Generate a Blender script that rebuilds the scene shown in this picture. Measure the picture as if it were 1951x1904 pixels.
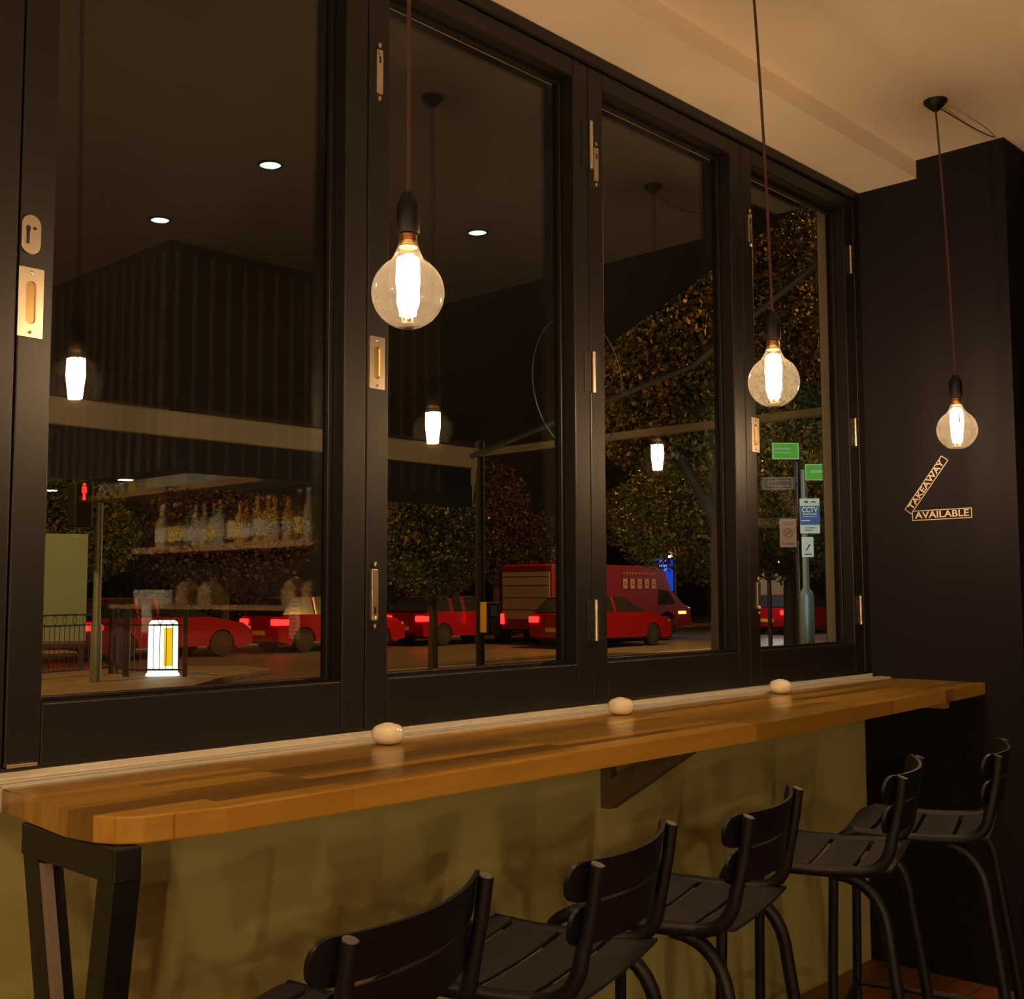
import bpy, bmesh, math, random
from mathutils import Vector, Matrix
random.seed(7)
R = math.radians
PI = math.pi
for o in list(bpy.data.objects): bpy.data.objects.remove(o)
scene = bpy.context.scene
COL = scene.collection

# ------------------------------------------------------------------ camera, world, exposure
cam_data = bpy.data.cameras.new('camera')
cam = bpy.data.objects.new('camera', cam_data); COL.objects.link(cam)
YAW, PITCH, ROLL = 0.813696, 0.080305, -0.0038275
f = Vector((math.sin(YAW)*math.cos(PITCH), math.cos(YAW)*math.cos(PITCH), math.sin(PITCH)))
r = Vector((math.cos(YAW), -math.sin(YAW), 0)); u = r.cross(f)
r2 = r*math.cos(ROLL)+u*math.sin(ROLL); u2 = -r*math.sin(ROLL)+u*math.cos(ROLL)
m = Matrix((( r2.x, u2.x, -f.x), (r2.y, u2.y, -f.y), (r2.z, u2.z, -f.z))).to_4x4()
m.translation = Vector((0, -2.1, 1.361))
cam.matrix_world = m
cam_data.sensor_fit = 'HORIZONTAL'; cam_data.sensor_width = 36
cam_data.lens = 2206.4/1951*36
cam_data.clip_start = 0.05; cam_data.clip_end = 300
scene.camera = cam

world = bpy.data.worlds.new('night_sky'); scene.world = world; world.use_nodes = True
bg = world.node_tree.nodes['Background']
bg.inputs[0].default_value = (0.9, 0.5, 0.55, 1); bg.inputs[1].default_value = 0.004
scene.view_settings.view_transform = 'Standard'
scene.view_settings.look = 'None'
scene.view_settings.gamma = 1
scene.view_settings.exposure = 0.0

BULB_E = 480
BULB_COL = (1.0, 0.64, 0.33)
REAR_E = 2500
DOWN_E = 30
BAR_W = 170
STREET_W = 2200
SODIUM = (1.0, 0.50, 0.12)

def light(name, kind, loc, power, color, size=0.1, target=None, angle=None):
    d = bpy.data.lights.new(name, kind); d.energy = power; d.color = color
    if kind == 'AREA': d.size = size
    else: d.shadow_soft_size = size
    if kind == 'SPOT':
        d.spot_size = R(angle or 120); d.spot_blend = 0.6
    o = bpy.data.objects.new(name, d); COL.objects.link(o); o.location = loc
    if target is not None:
        o.rotation_euler = (Vector(target)-Vector(loc)).to_track_quat('-Z', 'Y').to_euler()
    return o

# ------------------------------------------------------------------ materials
def nodes_of(name):
    mt = bpy.data.materials.new(name); mt.use_nodes = True
    return mt, mt.node_tree.nodes, mt.node_tree.links, mt.node_tree.nodes['Principled BSDF']

def mat(name, col, rough=0.5, metal=0.0, var=0.12, scale=12, bump=0.0, coat=0.0, spec=0.5, emit=None, estr=0):
    mt, n, l, p = nodes_of(name)
    tc = n.new('ShaderNodeTexCoord'); nz = n.new('ShaderNodeTexNoise')
    nz.inputs['Scale'].default_value = scale; nz.inputs['Detail'].default_value = 4
    l.new(tc.outputs['Object'], nz.inputs['Vector'])
    mix = n.new('ShaderNodeMix'); mix.data_type = 'RGBA'
    mix.inputs['A'].default_value = (*[c*(1-var) for c in col], 1)
    mix.inputs['B'].default_value = (*[min(1, c*(1+var)) for c in col], 1)
    l.new(nz.outputs['Fac'], mix.inputs['Factor']); l.new(mix.outputs['Result'], p.inputs['Base Color'])
    p.inputs['Roughness'].default_value = rough; p.inputs['Metallic'].default_value = metal
    p.inputs['Specular IOR Level'].default_value = spec
    if coat: p.inputs['Coat Weight'].default_value = coat; p.inputs['Coat Roughness'].default_value = 0.08
    if bump:
        b = n.new('ShaderNodeBump'); b.inputs['Strength'].default_value = bump; b.inputs['Distance'].default_value = 0.01
        l.new(nz.outputs['Fac'], b.inputs['Height']); l.new(b.outputs['Normal'], p.inputs['Normal'])
    if emit:
        p.inputs['Emission Color'].default_value = (*emit, 1); p.inputs['Emission Strength'].default_value = estr
    return mt

def glow(name, col, strength):
    mt = bpy.data.materials.new(name); mt.use_nodes = True
    n = mt.node_tree.nodes; n.clear()
    e = n.new('ShaderNodeEmission'); e.inputs[0].default_value = (*col, 1); e.inputs[1].default_value = strength
    o = n.new('ShaderNodeOutputMaterial'); mt.node_tree.links.new(e.outputs[0], o.inputs[0])
    return mt

def clear_glass(name, tint=(1, 1, 1), r0=0.043, haze_glow=0.0, rough=0.0):
    """thin clear sheet: light passes straight through, each face mirrors by its angle (Schlick)"""
    mt = bpy.data.materials.new(name); mt.use_nodes = True
    n = mt.node_tree.nodes; l = mt.node_tree.links; n.clear()
    g = n.new('ShaderNodeNewGeometry')
    dot = n.new('ShaderNodeVectorMath'); dot.operation = 'DOT_PRODUCT'
    l.new(g.outputs['Normal'], dot.inputs[0]); l.new(g.outputs['Incoming'], dot.inputs[1])
    ab = n.new('ShaderNodeMath'); ab.operation = 'ABSOLUTE'; l.new(dot.outputs['Value'], ab.inputs[0])
    om = n.new('ShaderNodeMath'); om.operation = 'SUBTRACT'; om.inputs[0].default_value = 1; l.new(ab.outputs[0], om.inputs[1])
    pw = n.new('ShaderNodeMath'); pw.operation = 'POWER'; pw.inputs[1].default_value = 5; l.new(om.outputs[0], pw.inputs[0])
    ma = n.new('ShaderNodeMath'); ma.operation = 'MULTIPLY_ADD'; ma.inputs[1].default_value = 1-r0; ma.inputs[2].default_value = r0
    l.new(pw.outputs[0], ma.inputs[0])
    tr = n.new('ShaderNodeBsdfTransparent'); tr.inputs[0].default_value = (*tint, 1)
    gl = n.new('ShaderNodeBsdfGlossy'); gl.inputs['Roughness'].default_value = rough
    mx = n.new('ShaderNodeMixShader'); l.new(ma.outputs[0], mx.inputs[0]); l.new(tr.outputs[0], mx.inputs[1]); l.new(gl.outputs[0], mx.inputs[2])
    out = n.new('ShaderNodeOutputMaterial')
    if haze_glow:
        df = n.new('ShaderNodeBsdfTranslucent'); df.inputs[0].default_value = (1, .95, .85, 1)  # translucent share added so the bulb globe glows around its filament
        d2 = n.new('ShaderNodeMixShader'); d2.inputs[0].default_value = haze_glow
        l.new(mx.outputs[0], d2.inputs[1]); l.new(df.outputs[0], d2.inputs[2]); l.new(d2.outputs[0], out.inputs[0])
    else: l.new(mx.outputs[0], out.inputs[0])
    return mt

def wood_counter(name):
    mt, n, l, p = nodes_of(name)
    tc = n.new('ShaderNodeTexCoord'); sep = n.new('ShaderNodeSeparateXYZ'); l.new(tc.outputs['Object'], sep.inputs[0])
    # staves run along X, rows are taken from y - z so that the front edge shows one stave
    sub = n.new('ShaderNodeMath'); sub.operation = 'SUBTRACT'; l.new(sep.outputs['Y'], sub.inputs[0])
    zz = n.new('ShaderNodeMath'); zz.operation = 'MULTIPLY'; zz.inputs[1].default_value = 0.0; l.new(sep.outputs['Z'], zz.inputs[0]); l.new(zz.outputs[0], sub.inputs[1])
    com = n.new('ShaderNodeCombineXYZ'); l.new(sep.outputs['X'], com.inputs[0]); l.new(sub.outputs[0], com.inputs[1])
    br = n.new('ShaderNodeTexBrick'); l.new(com.outputs[0], br.inputs['Vector'])
    br.inputs['Scale'].default_value = 1; br.inputs['Brick Width'].default_value = 0.62; br.inputs['Row Height'].default_value = 0.034
    br.inputs['Mortar Size'].default_value = 0.0004; br.offset = 0.37; br.offset_frequency = 3
    br.inputs['Color1'].default_value = (0, 0, 0, 1); br.inputs['Color2'].default_value = (1, 1, 1, 1); br.inputs['Mortar'].default_value = (.35, .35, .35, 1)
    br.inputs['Bias'].default_value = 0.0
    ramp = n.new('ShaderNodeValToRGB'); l.new(br.outputs['Color'], ramp.inputs[0])
    e = ramp.color_ramp.elements
    e[0].color = (.16, .076, .008, 1); e[1].color = (.56, .31, .045, 1)
    x = ramp.color_ramp.elements.new(.35); x.color = (.31, .16, .018, 1)
    x = ramp.color_ramp.elements.new(.7); x.color = (.43, .225, .027, 1)
    mp = n.new('ShaderNodeMapping'); mp.inputs['Scale'].default_value = (4, 70, 40); l.new(tc.outputs['Object'], mp.inputs[0])
    nz = n.new('ShaderNodeTexNoise'); nz.inputs['Scale'].default_value = 1; nz.inputs['Detail'].default_value = 5; l.new(mp.outputs[0], nz.inputs['Vector'])
    mm = n.new('ShaderNodeMapRange'); mm.inputs['To Min'].default_value = .7; mm.inputs['To Max'].default_value = 1.3; l.new(nz.outputs['Fac'], mm.inputs['Value'])
    mul = n.new('ShaderNodeVectorMath'); mul.operation = 'SCALE'; l.new(ramp.outputs[0], mul.inputs[0]); l.new(mm.outputs[0], mul.inputs['Scale'])
    l.new(mul.outputs[0], p.inputs['Base Color'])
    p.inputs['Roughness'].default_value = .33; p.inputs['Coat Weight'].default_value = .5; p.inputs['Coat Roughness'].default_value = .14
    bp = n.new('ShaderNodeBump'); bp.inputs['Strength'].default_value = .12; bp.inputs['Distance'].default_value = .002
    l.new(nz.outputs['Fac'], bp.inputs['Height']); l.new(bp.outputs[0], p.inputs['Normal'])
    return mt

def brick_mat(name, c1, c2, mortar, bw, rh, ms, rough=.7, axis='XY', bumpy=.2):
    mt, n, l, p = nodes_of(name)
    tc = n.new('ShaderNodeTexCoord'); sep = n.new('ShaderNodeSeparateXYZ'); l.new(tc.outputs['Object'], sep.inputs[0])
    com = n.new('ShaderNodeCombineXYZ'); l.new(sep.outputs[axis[0]], com.inputs[0]); l.new(sep.outputs[axis[1]], com.inputs[1])
    br = n.new('ShaderNodeTexBrick'); l.new(com.outputs[0], br.inputs['Vector']); br.inputs['Scale'].default_value = 1
    br.inputs['Brick Width'].default_value = bw; br.inputs['Row Height'].default_value = rh; br.inputs['Mortar Size'].default_value = ms
    br.inputs['Color1'].default_value = (*c1, 1); br.inputs['Color2'].default_value = (*c2, 1); br.inputs['Mortar'].default_value = (*mortar, 1)
    nz = n.new('ShaderNodeTexNoise'); nz.inputs['Scale'].default_value = 3; nz.inputs['Detail'].default_value = 6; l.new(tc.outputs['Object'], nz.inputs['Vector'])
    mm = n.new('ShaderNodeMapRange'); mm.inputs['To Min'].default_value = .6; mm.inputs['To Max'].default_value = 1.4; l.new(nz.outputs['Fac'], mm.inputs['Value'])
    mul = n.new('ShaderNodeVectorMath'); mul.operation = 'SCALE'; l.new(br.outputs['Color'], mul.inputs[0]); l.new(mm.outputs[0], mul.inputs['Scale'])
    l.new(mul.outputs[0], p.inputs['Base Color']); p.inputs['Roughness'].default_value = rough
    bp = n.new('ShaderNodeBump'); bp.inputs['Strength'].default_value = bumpy; bp.inputs['Distance'].default_value = .004
    l.new(br.outputs['Fac'], bp.inputs['Height']); bp.invert = True; l.new(bp.outputs[0], p.inputs['Normal'])
    return mt

def leaf_mat(name, c1, c2, c3):
    mt, n, l, p = nodes_of(name)
    tc = n.new('ShaderNodeTexCoord'); nz = n.new('ShaderNodeTexNoise'); nz.inputs['Scale'].default_value = 2.2; nz.inputs['Detail'].default_value = 6
    l.new(tc.outputs['Object'], nz.inputs['Vector'])
    rp = n.new('ShaderNodeValToRGB'); e = rp.color_ramp.elements
    e[0].position = .32; e[0].color = (*c1, 1); e[1].position = .68; e[1].color = (*c3, 1)
    x = e.new(.5); x.color = (*c2, 1)
    l.new(nz.outputs['Fac'], rp.inputs[0]); l.new(rp.outputs[0], p.inputs['Base Color'])
    p.inputs['Roughness'].default_value = .55
    return mt

M = dict(
    ceiling=mat('warm_white_ceiling_paint', (.76, .68, .57), .8, var=.03, scale=3),
    frame=mat('dark_brown_gloss_frame_paint', (.0068, .0050, .0050), .44, var=.15, scale=30, spec=.4),
    frame_edge=mat('dark_gasket', (.01, .008, .008), .5),
    wall=mat('near_black_wall_paint', (.0085, .0066, .0095), .85, var=.1, scale=8, bump=.05, spec=.25),
    panel=mat('olive_cream_wall_paint', (.41, .405, .15), .6, var=.04, scale=4, bump=.03),
    alu=mat('brushed_aluminium', (.72, .68, .6), .45, .55, var=.12, scale=60),
    satin=mat('satin_nickel', (.66, .58, .46), .30, 1.0, var=.06, scale=40),
    dark_metal=mat('black_painted_steel', (.006, .005, .006), .5, var=.1, scale=30),
    stool=mat('dark_navy_powder_coat', (.0045, .0045, .0085), .45, var=.12, scale=60, spec=.4),
    seat=mat('dark_grey_powder_coat', (.022, .020, .024), .5, var=.15, scale=80, spec=.4),
    badge=mat('grey_metal_badge', (.07, .06, .055), .6, .0),
    ceramic=mat('cream_glazed_ceramic', (.80, .72, .55), .12, var=.03, coat=.6),
    socket=mat('black_bakelite', (.006, .005, .005), .5, spec=.3),
    brass=mat('brass_lamp_cap', (.75, .50, .22), .25, 1.0),
    cord=mat('brown_fabric_cord', (.07, .030, .020), .8, var=.3, scale=200),
    filament=glow('glowing_filament', BULB_COL, BULB_E),
    rear_filament=glow('glowing_rear_filament', BULB_COL, REAR_E),
    bulb=clear_glass('bulb_glass', (.99, .975, .95), r0=.04, haze_glow=.006),
    pane=clear_glass('window_glass', (.97, .98, .97)),
    wood=wood_counter('butcher_block_wood'),
    timber=mat('weathered_bracket_timber', (.12, .09, .045), .6, var=.5, scale=25, bump=.3),
    shelfwood=mat('pale_shelf_timber', (.32, .19, .09), .55, var=.25, scale=18),
    floor=brick_mat('red_brown_floorboards', (.20, .070, .026), (.28, .10, .035), (.04, .015, .008), 1.2, .09, .0015, .42),
    white=mat('white_vinyl', (.52, .46, .38), .6, var=.05),
    downlight=glow('cool_downlight', (.72, 1.0, .80), DOWN_E),
    battenwall=mat('dark_batten_board', (.075, .062, .042), .5, var=.2, scale=10),
    batten=mat('batten_lit_tone', (.42, .35, .22), .45),  # painted paler than the boards, for light catching the battens
    card=mat('white_card', (.62, .56, .5), .6, var=.05),
    ink=mat('black_print', (.02, .02, .02), .6),
    asphalt=mat('wet_asphalt', (.105, .085, .065), .5, var=.35, scale=2, bump=.2),
    paving=brick_mat('paving_slabs', (.16, .12, .08), (.20, .15, .10), (.05, .04, .03), .9, .6, .01, .6),
    kerb=mat('granite_kerb', (.30, .28, .26), .6),
    line=mat('worn_white_road_paint', (.55, .50, .42), .6, var=.25, scale=14),
    awning=mat('black_awning_canvas', (.012, .012, .017), .8, var=.1),
    awnbar=mat('cream_awning_bar', (.42, .37, .26), .5, var=.04),
    reveal=mat('pale_render', (.42, .36, .27), .7),
    galv=mat('grey_green_lamp_post_paint', (.14, .18, .19), .45, .3),
    blackpost=mat('black_street_metal', (.012, .012, .014), .45),
    red=mat('tail_streak_red_paint', (.27, .004, .010), .3, coat=.5, spec=.5),  # red body colour stands in for streaks of passing tail lamps
    redvan=mat('dark_red_van_paint', (.13, .007, .009), .45, coat=.2),
    carglass=mat('dark_car_window', (.02, .02, .024), .1, coat=.4),
    tyre=mat('black_tyre', (.012, .012, .012), .8),
    taillight=glow('lit_tail_lamp', (1.0, .012, .010), 7),
    indicator=glow('lit_indicator_lamp', (1.0, .35, .02), 12),
    headlight=mat('clear_headlamp', (.7, .7, .75), .1, .3),
    vanwhite=mat('white_van_paint', (.26, .23, .20), .5),
    bollardw=glow('lit_white_bollard_shell', (.93, 1.0, .80), 2.2),
    bollardy=glow('lit_yellow_bollard_panel', (1.0, .62, .01), 1.0),
    redman=glow('red_pedestrian_signal', (1.0, .018, .010), 2.5),
    bluelit=glow('lit_blue_sign_face', (.012, .06, .62), .9),
    whitelit=glow('lit_white_lettering', (.4, .55, 1.0), 1.3),
    signwhite=mat('white_reflective_sign', (.62, .72, .66), .5),
    signblue=mat('blue_sign_print', (.02, .07, .34), .5),
    signgreen=mat('green_street_sign', (.13, .52, .03), .5),
    signtan=mat('tan_sign_plate', (.30, .12, .05), .5),
    signred=mat('maroon_sign_print', (.16, .03, .02), .5),
    greenpanel=mat('pale_green_hoarding', (.20, .29, .25), .6, var=.15, scale=1.5),
    yellow=mat('yellow_box_side', (.6, .36, .02), .5),
    brick=brick_mat('brown_brickwork', (.12, .06, .03), (.16, .08, .04), (.08, .06, .04), .23, .075, .01, .8, 'XZ'),
    facade=mat('dark_far_facade', (.03, .022, .02), .8),
    litwin=glow('dim_lit_window', (1.0, .62, .25), .35),
    bark=mat('dark_bark', (.05, .035, .022), .9, bump=.4),
    leafA=leaf_mat('autumn_leaves', (.03, .06, .010), (.12, .11, .016), (.32, .18, .025)),
    leafB=leaf_mat('olive_leaves', (.025, .045, .010), (.07, .085, .015), (.16, .14, .025)),
    leafC=leaf_mat('russet_hedge_leaves', (.05, .03, .012), (.055, .03, .013), (.09, .045, .015)),
    leafD=leaf_mat('green_leaves', (.03, .10, .012), (.08, .22, .02), (.20, .26, .03)),
    streetglow=glow('sodium_lamp_lens', (1.0, .55, .15), 30),
    whiteglow=glow('white_lamp_lens', (.85, .95, 1.0), 12),
)

# ------------------------------------------------------------------ mesh helpers
def obj(name, bm, mt, parent=None, loc=None, smooth=False, rot=None):
    bmesh.ops.recalc_face_normals(bm, faces=bm.faces[:])
    me = bpy.data.meshes.new(name); bm.to_mesh(me); bm.free()
    me.materials.append(mt)
    if smooth:
        for p in me.polygons: p.use_smooth = True
        try: me.set_sharp_from_angle(angle=R(38))
        except Exception: pass
    o = bpy.data.objects.new(name, me); COL.objects.link(o)
    if parent is not None: o.parent = parent
    if loc is not None: o.location = loc
    if rot is not None: o.rotation_euler = rot
    return o

def thing(name, label, cat, loc=(0, 0, 0), rz=0.0, group=None):
    o = bpy.data.objects.new(name, None); COL.objects.link(o); o.empty_display_size = .05
    o.location = loc; o.rotation_euler = (0, 0, rz)
    o['label'] = label; o['category'] = cat
    if group: o['group'] = group
    return o

def tag(o, label, cat, group=None, kind=None):
    o['label'] = label; o['category'] = cat
    if group: o['group'] = group
    if kind: o['kind'] = kind
    return o

def struct(o, label=None):
    o['kind'] = 'structure'
    if label: o['label'] = label
    return o

def dup(root, loc, rz=None, label=None):
    n = root.copy(); COL.objects.link(n); n.location = loc
    if rz is not None: n.rotation_euler = (0, 0, rz)
    if label: n['label'] = label
    for ch in list(root.children):
        c = ch.copy(); COL.objects.link(c); c.parent = n
        for g in list(ch.children):
            d = g.copy(); COL.objects.link(d); d.parent = c
    return n

def B(): return bmesh.new()

def box(bm, x0, x1, y0, y1, z0, z1, bev=0.0, M4=None):
    r_ = bmesh.ops.create_cube(bm, size=1.0)
    vs = r_['verts']
    for v in vs:
        v.co = Vector(((x0+x1)/2+v.co.x*(x1-x0), (y0+y1)/2+v.co.y*(y1-y0), (z0+z1)/2+v.co.z*(z1-z0)))
    if bev:
        es = list({e for v in vs for e in v.link_edges})
        bmesh.ops.bevel(bm, geom=es, offset=bev, segments=2, affect='EDGES', profile=.5)
    if M4 is not None:
        bmesh.ops.transform(bm, matrix=M4, verts=[v for v in vs if v.is_valid])
    return bm

def tube(bm, pts, rad, seg=10, caps=True, flat=None):
    """sweep a circle (or flattened ellipse) along points"""
    pts = [Vector(p) for p in pts]
    rads = rad if isinstance(rad, (list, tuple)) else [rad]*len(pts)
    prev = None; rings = []
    for i, p in enumerate(pts):
        if i == 0: t = pts[1]-p
        elif i == len(pts)-1: t = p-pts[i-1]
        else: t = (pts[i+1]-p).normalized()+(p-pts[i-1]).normalized()
        t.normalize()
        if prev is None:
            a = Vector((0, 0, 1)) if abs(t.z) < .9 else Vector((1, 0, 0))
            nrm = t.cross(a).normalized()
        else:
            nrm = (prev - t*prev.dot(t)).normalized()
        prev = nrm; bn = t.cross(nrm)
        rings.append([bm.verts.new(p+(nrm*math.cos(2*PI*k/seg)+bn*math.sin(2*PI*k/seg))*rads[i]) for k in range(seg)])
    for a, b in zip(rings, rings[1:]):
        for k in range(seg):
            bm.faces.new((a[k], a[(k+1) % seg], b[(k+1) % seg], b[k]))
    if caps:
        bm.faces.new(rings[0]); bm.faces.new(rings[-1][::-1])
    return bm

def lathe(bm, prof, seg=24, c=(0, 0, 0), cap=True):
    c = Vector(c); rings = []
    for (rr, z) in prof:
        if rr < 1e-6: rings.append([bm.verts.new(c+Vector((0, 0, z)))])
        else: rings.append([bm.verts.new(c+Vector((rr*math.cos(2*PI*k/seg), rr*math.sin(2*PI*k/seg), z))) for k in range(seg)])
    for a, b in zip(rings, rings[1:]):
        if len(a) == 1 and len(b) == 1: continue
        for k in range(seg):
            k2 = (k+1) % seg
            if len(a) == 1: bm.faces.new((a[0], b[k2], b[k]))
            elif len(b) == 1: bm.faces.new((a[k], a[k2], b[0]))
            else: bm.faces.new((a[k], a[k2], b[k2], b[k]))
    if cap:
        for q in (rings[0], rings[-1]):
            if len(q) > 1: bm.faces.new(q)
    return bm

def prism(bm, poly, z0, z1, ax='Z', bev=0.0):
    """extrude a polygon; ax: the axis of the extrusion"""
    def P(a, b, c): return {'Z': (a, b, c), 'Y': (a, c, b), 'X': (c, a, b)}[ax]
    lo = [bm.verts.new(P(a, b, z0)) for a, b in poly]; hi = [bm.verts.new(P(a, b, z1)) for a, b in poly]
    n = len(poly)
    fs = [bm.faces.new(lo[::-1]), bm.faces.new(hi)]
    for k in range(n): fs.append(bm.faces.new((lo[k], lo[(k+1) % n], hi[(k+1) % n], hi[k])))
    if bev:
        es = list({e for v in hi+lo for e in v.link_edges})
        bmesh.ops.bevel(bm, geom=es, offset=bev, segments=2, affect='EDGES', profile=.5)
    return bm

def rrect(w, h, rad, seg=5):
    pts = []
    for cx, cy, a0 in ((w/2-rad, h/2-rad, 0), (-w/2+rad, h/2-rad, 90), (-w/2+rad, -h/2+rad, 180), (w/2-rad, -h/2+rad, 270)):
        for k in range(seg+1):
            a = R(a0+90*k/seg); pts.append((cx+rad*math.cos(a), cy+rad*math.sin(a)))
    return pts

def bez(p0, p1, p2, n=6):
    p0, p1, p2 = map(Vector, (p0, p1, p2))
    return [p0*(1-t)**2+p1*2*t*(1-t)+p2*t*t for t in [i/n for i in range(n+1)]]

def text_mesh(name, s, size, mt, parent, loc, rot, depth=.001, align='CENTER', bold=0.0, width=None):
    cu = bpy.data.curves.new(name, 'FONT'); cu.body = s; cu.size = size; cu.extrude = depth; cu.align_x = align; cu.align_y = 'CENTER'
    cu.offset = bold; cu.resolution_u = 3
    t = bpy.data.objects.new(name+'_tmp', cu); COL.objects.link(t)
    bpy.context.view_layer.update()
    me = bpy.data.meshes.new_from_object(t.evaluated_get(bpy.context.evaluated_depsgraph_get()))
    bpy.data.objects.remove(t); bpy.data.curves.remove(cu)
    if width:
        xs = [v.co.x for v in me.vertices]; k = width/max(1e-6, max(xs)-min(xs)); mid = (max(xs)+min(xs))/2
        for v in me.vertices: v.co.x = (v.co.x-mid)*k
    me.materials.clear(); me.materials.append(mt)
    o = bpy.data.objects.new(name, me); COL.objects.link(o)
    if parent is not None: o.parent = parent
    o.location = loc; o.rotation_euler = rot
    return o

# ------------------------------------------------------------------ the room shell
XW = 4.125           # face of the pier that ends the window run
ZC = 2.975           # main ceiling
ZL = 2.905           # lowered ceiling strip over the window
bm = B(); box(bm, -4.2, 4.6, -9.2, -.0, -.12, 0); struct(obj('floor', bm, M['floor']))
bm = B()
prism(bm, [(-9.2, ZC), (-.297, ZC), (-.297, ZL), (.06, ZL), (.06, 3.25), (-9.2, 3.25)], -4.2, 4.6, ax='X')
struct(obj('ceiling', bm, M['ceiling']))
bm = B(); box(bm, -4.2, XW, -.028, .12, 0, 1.0); struct(obj('wall_front', bm, M['panel']))
bm = B(); prism(bm, [(XW, .12), (XW, -.62), (4.38, -.62), (4.38, -9.2), (4.6, -9.2), (4.6, .12)], 0, ZC+.02)
struct(obj('wall_right', bm, M['wall']))
bm = B(); box(bm, -4.4, -4.2, -9.2, .12, 0, ZC); struct(obj('wall_left', bm, M['wall']))
bm = B(); box(bm, -4.4, 4.6, -9.4, -9.2, 0, ZC); struct(obj('wall_back', bm, M['wall']))
# wall to the left of the folding windows (outside the frame)
bm = B(); box(bm, -4.2, -.80, -.03, .12, 1.0, ZL); struct(obj('wall_front_left', bm, M['panel'])).name = 'wall_front'

# head frame, jamb, sill track
YF = -.059; YB = .02
bm = B(); box(bm, -.80, XW-.001, YF-.008, YB+.03, 2.868, ZL-.001, .004); struct(obj('trim_1', bm, M['frame'])).name = 'trim_1'
bm = B(); box(bm, 4.075, XW-.001, YF-.004, YB+.03, 1.062, 2.867, .003); struct(obj('trim_2', bm, M['frame']))
bm = B(); box(bm, .838, XW-.001, -.1395, .05, 1.0005, 1.0415)
for (y0, y1, z1) in ((-.1390, -.1180, 1.0445), (-.1120, -.0960, 1.0455), (-.066, -.060, 1.054)):
    box(bm, .838, XW-.001, y0, y1, 1.040, z1, .0008)
struct(obj('trim_3', bm, M['alu']), 'aluminium sliding track along the back of the counter')
bm = B(); box(bm, .872, .926, -.078, -.0595, 1.062, 1.068, .001); struct(obj('trim_7', bm, M['satin']), 'small metal guide plate at the left end of the track')
bm = B(); box(bm, -.80, .836, -.06, .05, 1.001, 1.046); struct(obj('trim_4', bm, M['alu']))
bm = B(); box(bm, 4.089, XW+.05, .052, .098, 1.0, 2.90); struct(obj('trim_5', bm, M['reveal']), 'pale outer window reveal')
bm = B(); box(bm, -.80, 4.12, .052, .16, 1.0, 1.062); struct(obj('trim_6', bm, M['kerb']))

def flush_bolt(parent, x, z0, z1, latch_low):
    bm = B(); prism(bm, [(x+a, (z0+z1)/2+b) for a, b in rrect(.019, z1-z0-.022, .0035, 3)], YF-.005, YF+.001, ax='Y', bev=.001)
    p = obj('flush_bolt', bm, M['satin'], parent)
    bm = B()
    for z in (z0, z1): lathe(bm, [(.0001, -.007), (.004, -.004), (.0045, .004), (.0001, .007)], 8, (x, YF-.003, z))
    obj('bolt_tip', bm, M['satin'], p, smooth=True)
    zs = z0+.035 if latch_low else z1-.035
    bm = B(); box(bm, x-.0025, x+.0025, YF-.0056, YF-.004, zs-.008, zs+.008); obj('slot', bm, M['socket'], p)
    bm = B(); zz = z0+.018 if latch_low else z1-.018
    lathe(bm, [(.0001, -.006), (.0055, -.004), (.0055, .004), (.0001, .006)], 10, (x, YF-.006, zz)); obj('thumb_slide', bm, M['satin'], p, smooth=True)
    return p

def flush_pull(parent, x, z0, z1, w=.046):
    h = z1-z0; zc = (z0+z1)/2
    # plate with a real recess: ring of faces between outer rectangle and inner slot
    bm = B(); outer = rrect(w, h, .002, 6); inner = rrect(w*.40, h*.62, w*.199, 6)
    yo = YF-.004
    vo = [bm.verts.new((x+a, yo, zc+b)) for a, b in outer]; vi = [bm.verts.new((x+a, yo, zc+b)) for a, b in inner]
    vb = [bm.verts.new((x+a, YF+.001, zc+b)) for a, b in outer]
    vd = [bm.verts.new((x+a, YF-.0008, zc+b)) for a, b in inner]
    n = len(vo)
    for k in range(n):
        j = (k+1) % n
        bm.faces.new((vo[k], vo[j], vi[j], vi[k])); bm.faces.new((vo[k], vo[j], vb[j], vb[k])); bm.faces.new((vi[k], vi[j], vd[j], vd[k]))
    p = obj('flush_pull', bm, M['satin'], parent)
    bm = B(); prism(bm, [(x+a, zc+b) for a, b in rrect(w*.40, h*.62, w*.199, 6)], YF-.001, YF-.0006, ax='Y'); obj('finger_recess', bm, M['brass'], p)
    for z in (zc-h*.43, zc+h*.43):
        bm = B(); lathe(bm, [(.0001, 0), (.003, 0), (.003, .002), (.0001, .003)], 8); obj('screw', bm, M['satin'], p, loc=(x, yo, z), rot=(PI/2, 0, 0))
    return p

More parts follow.
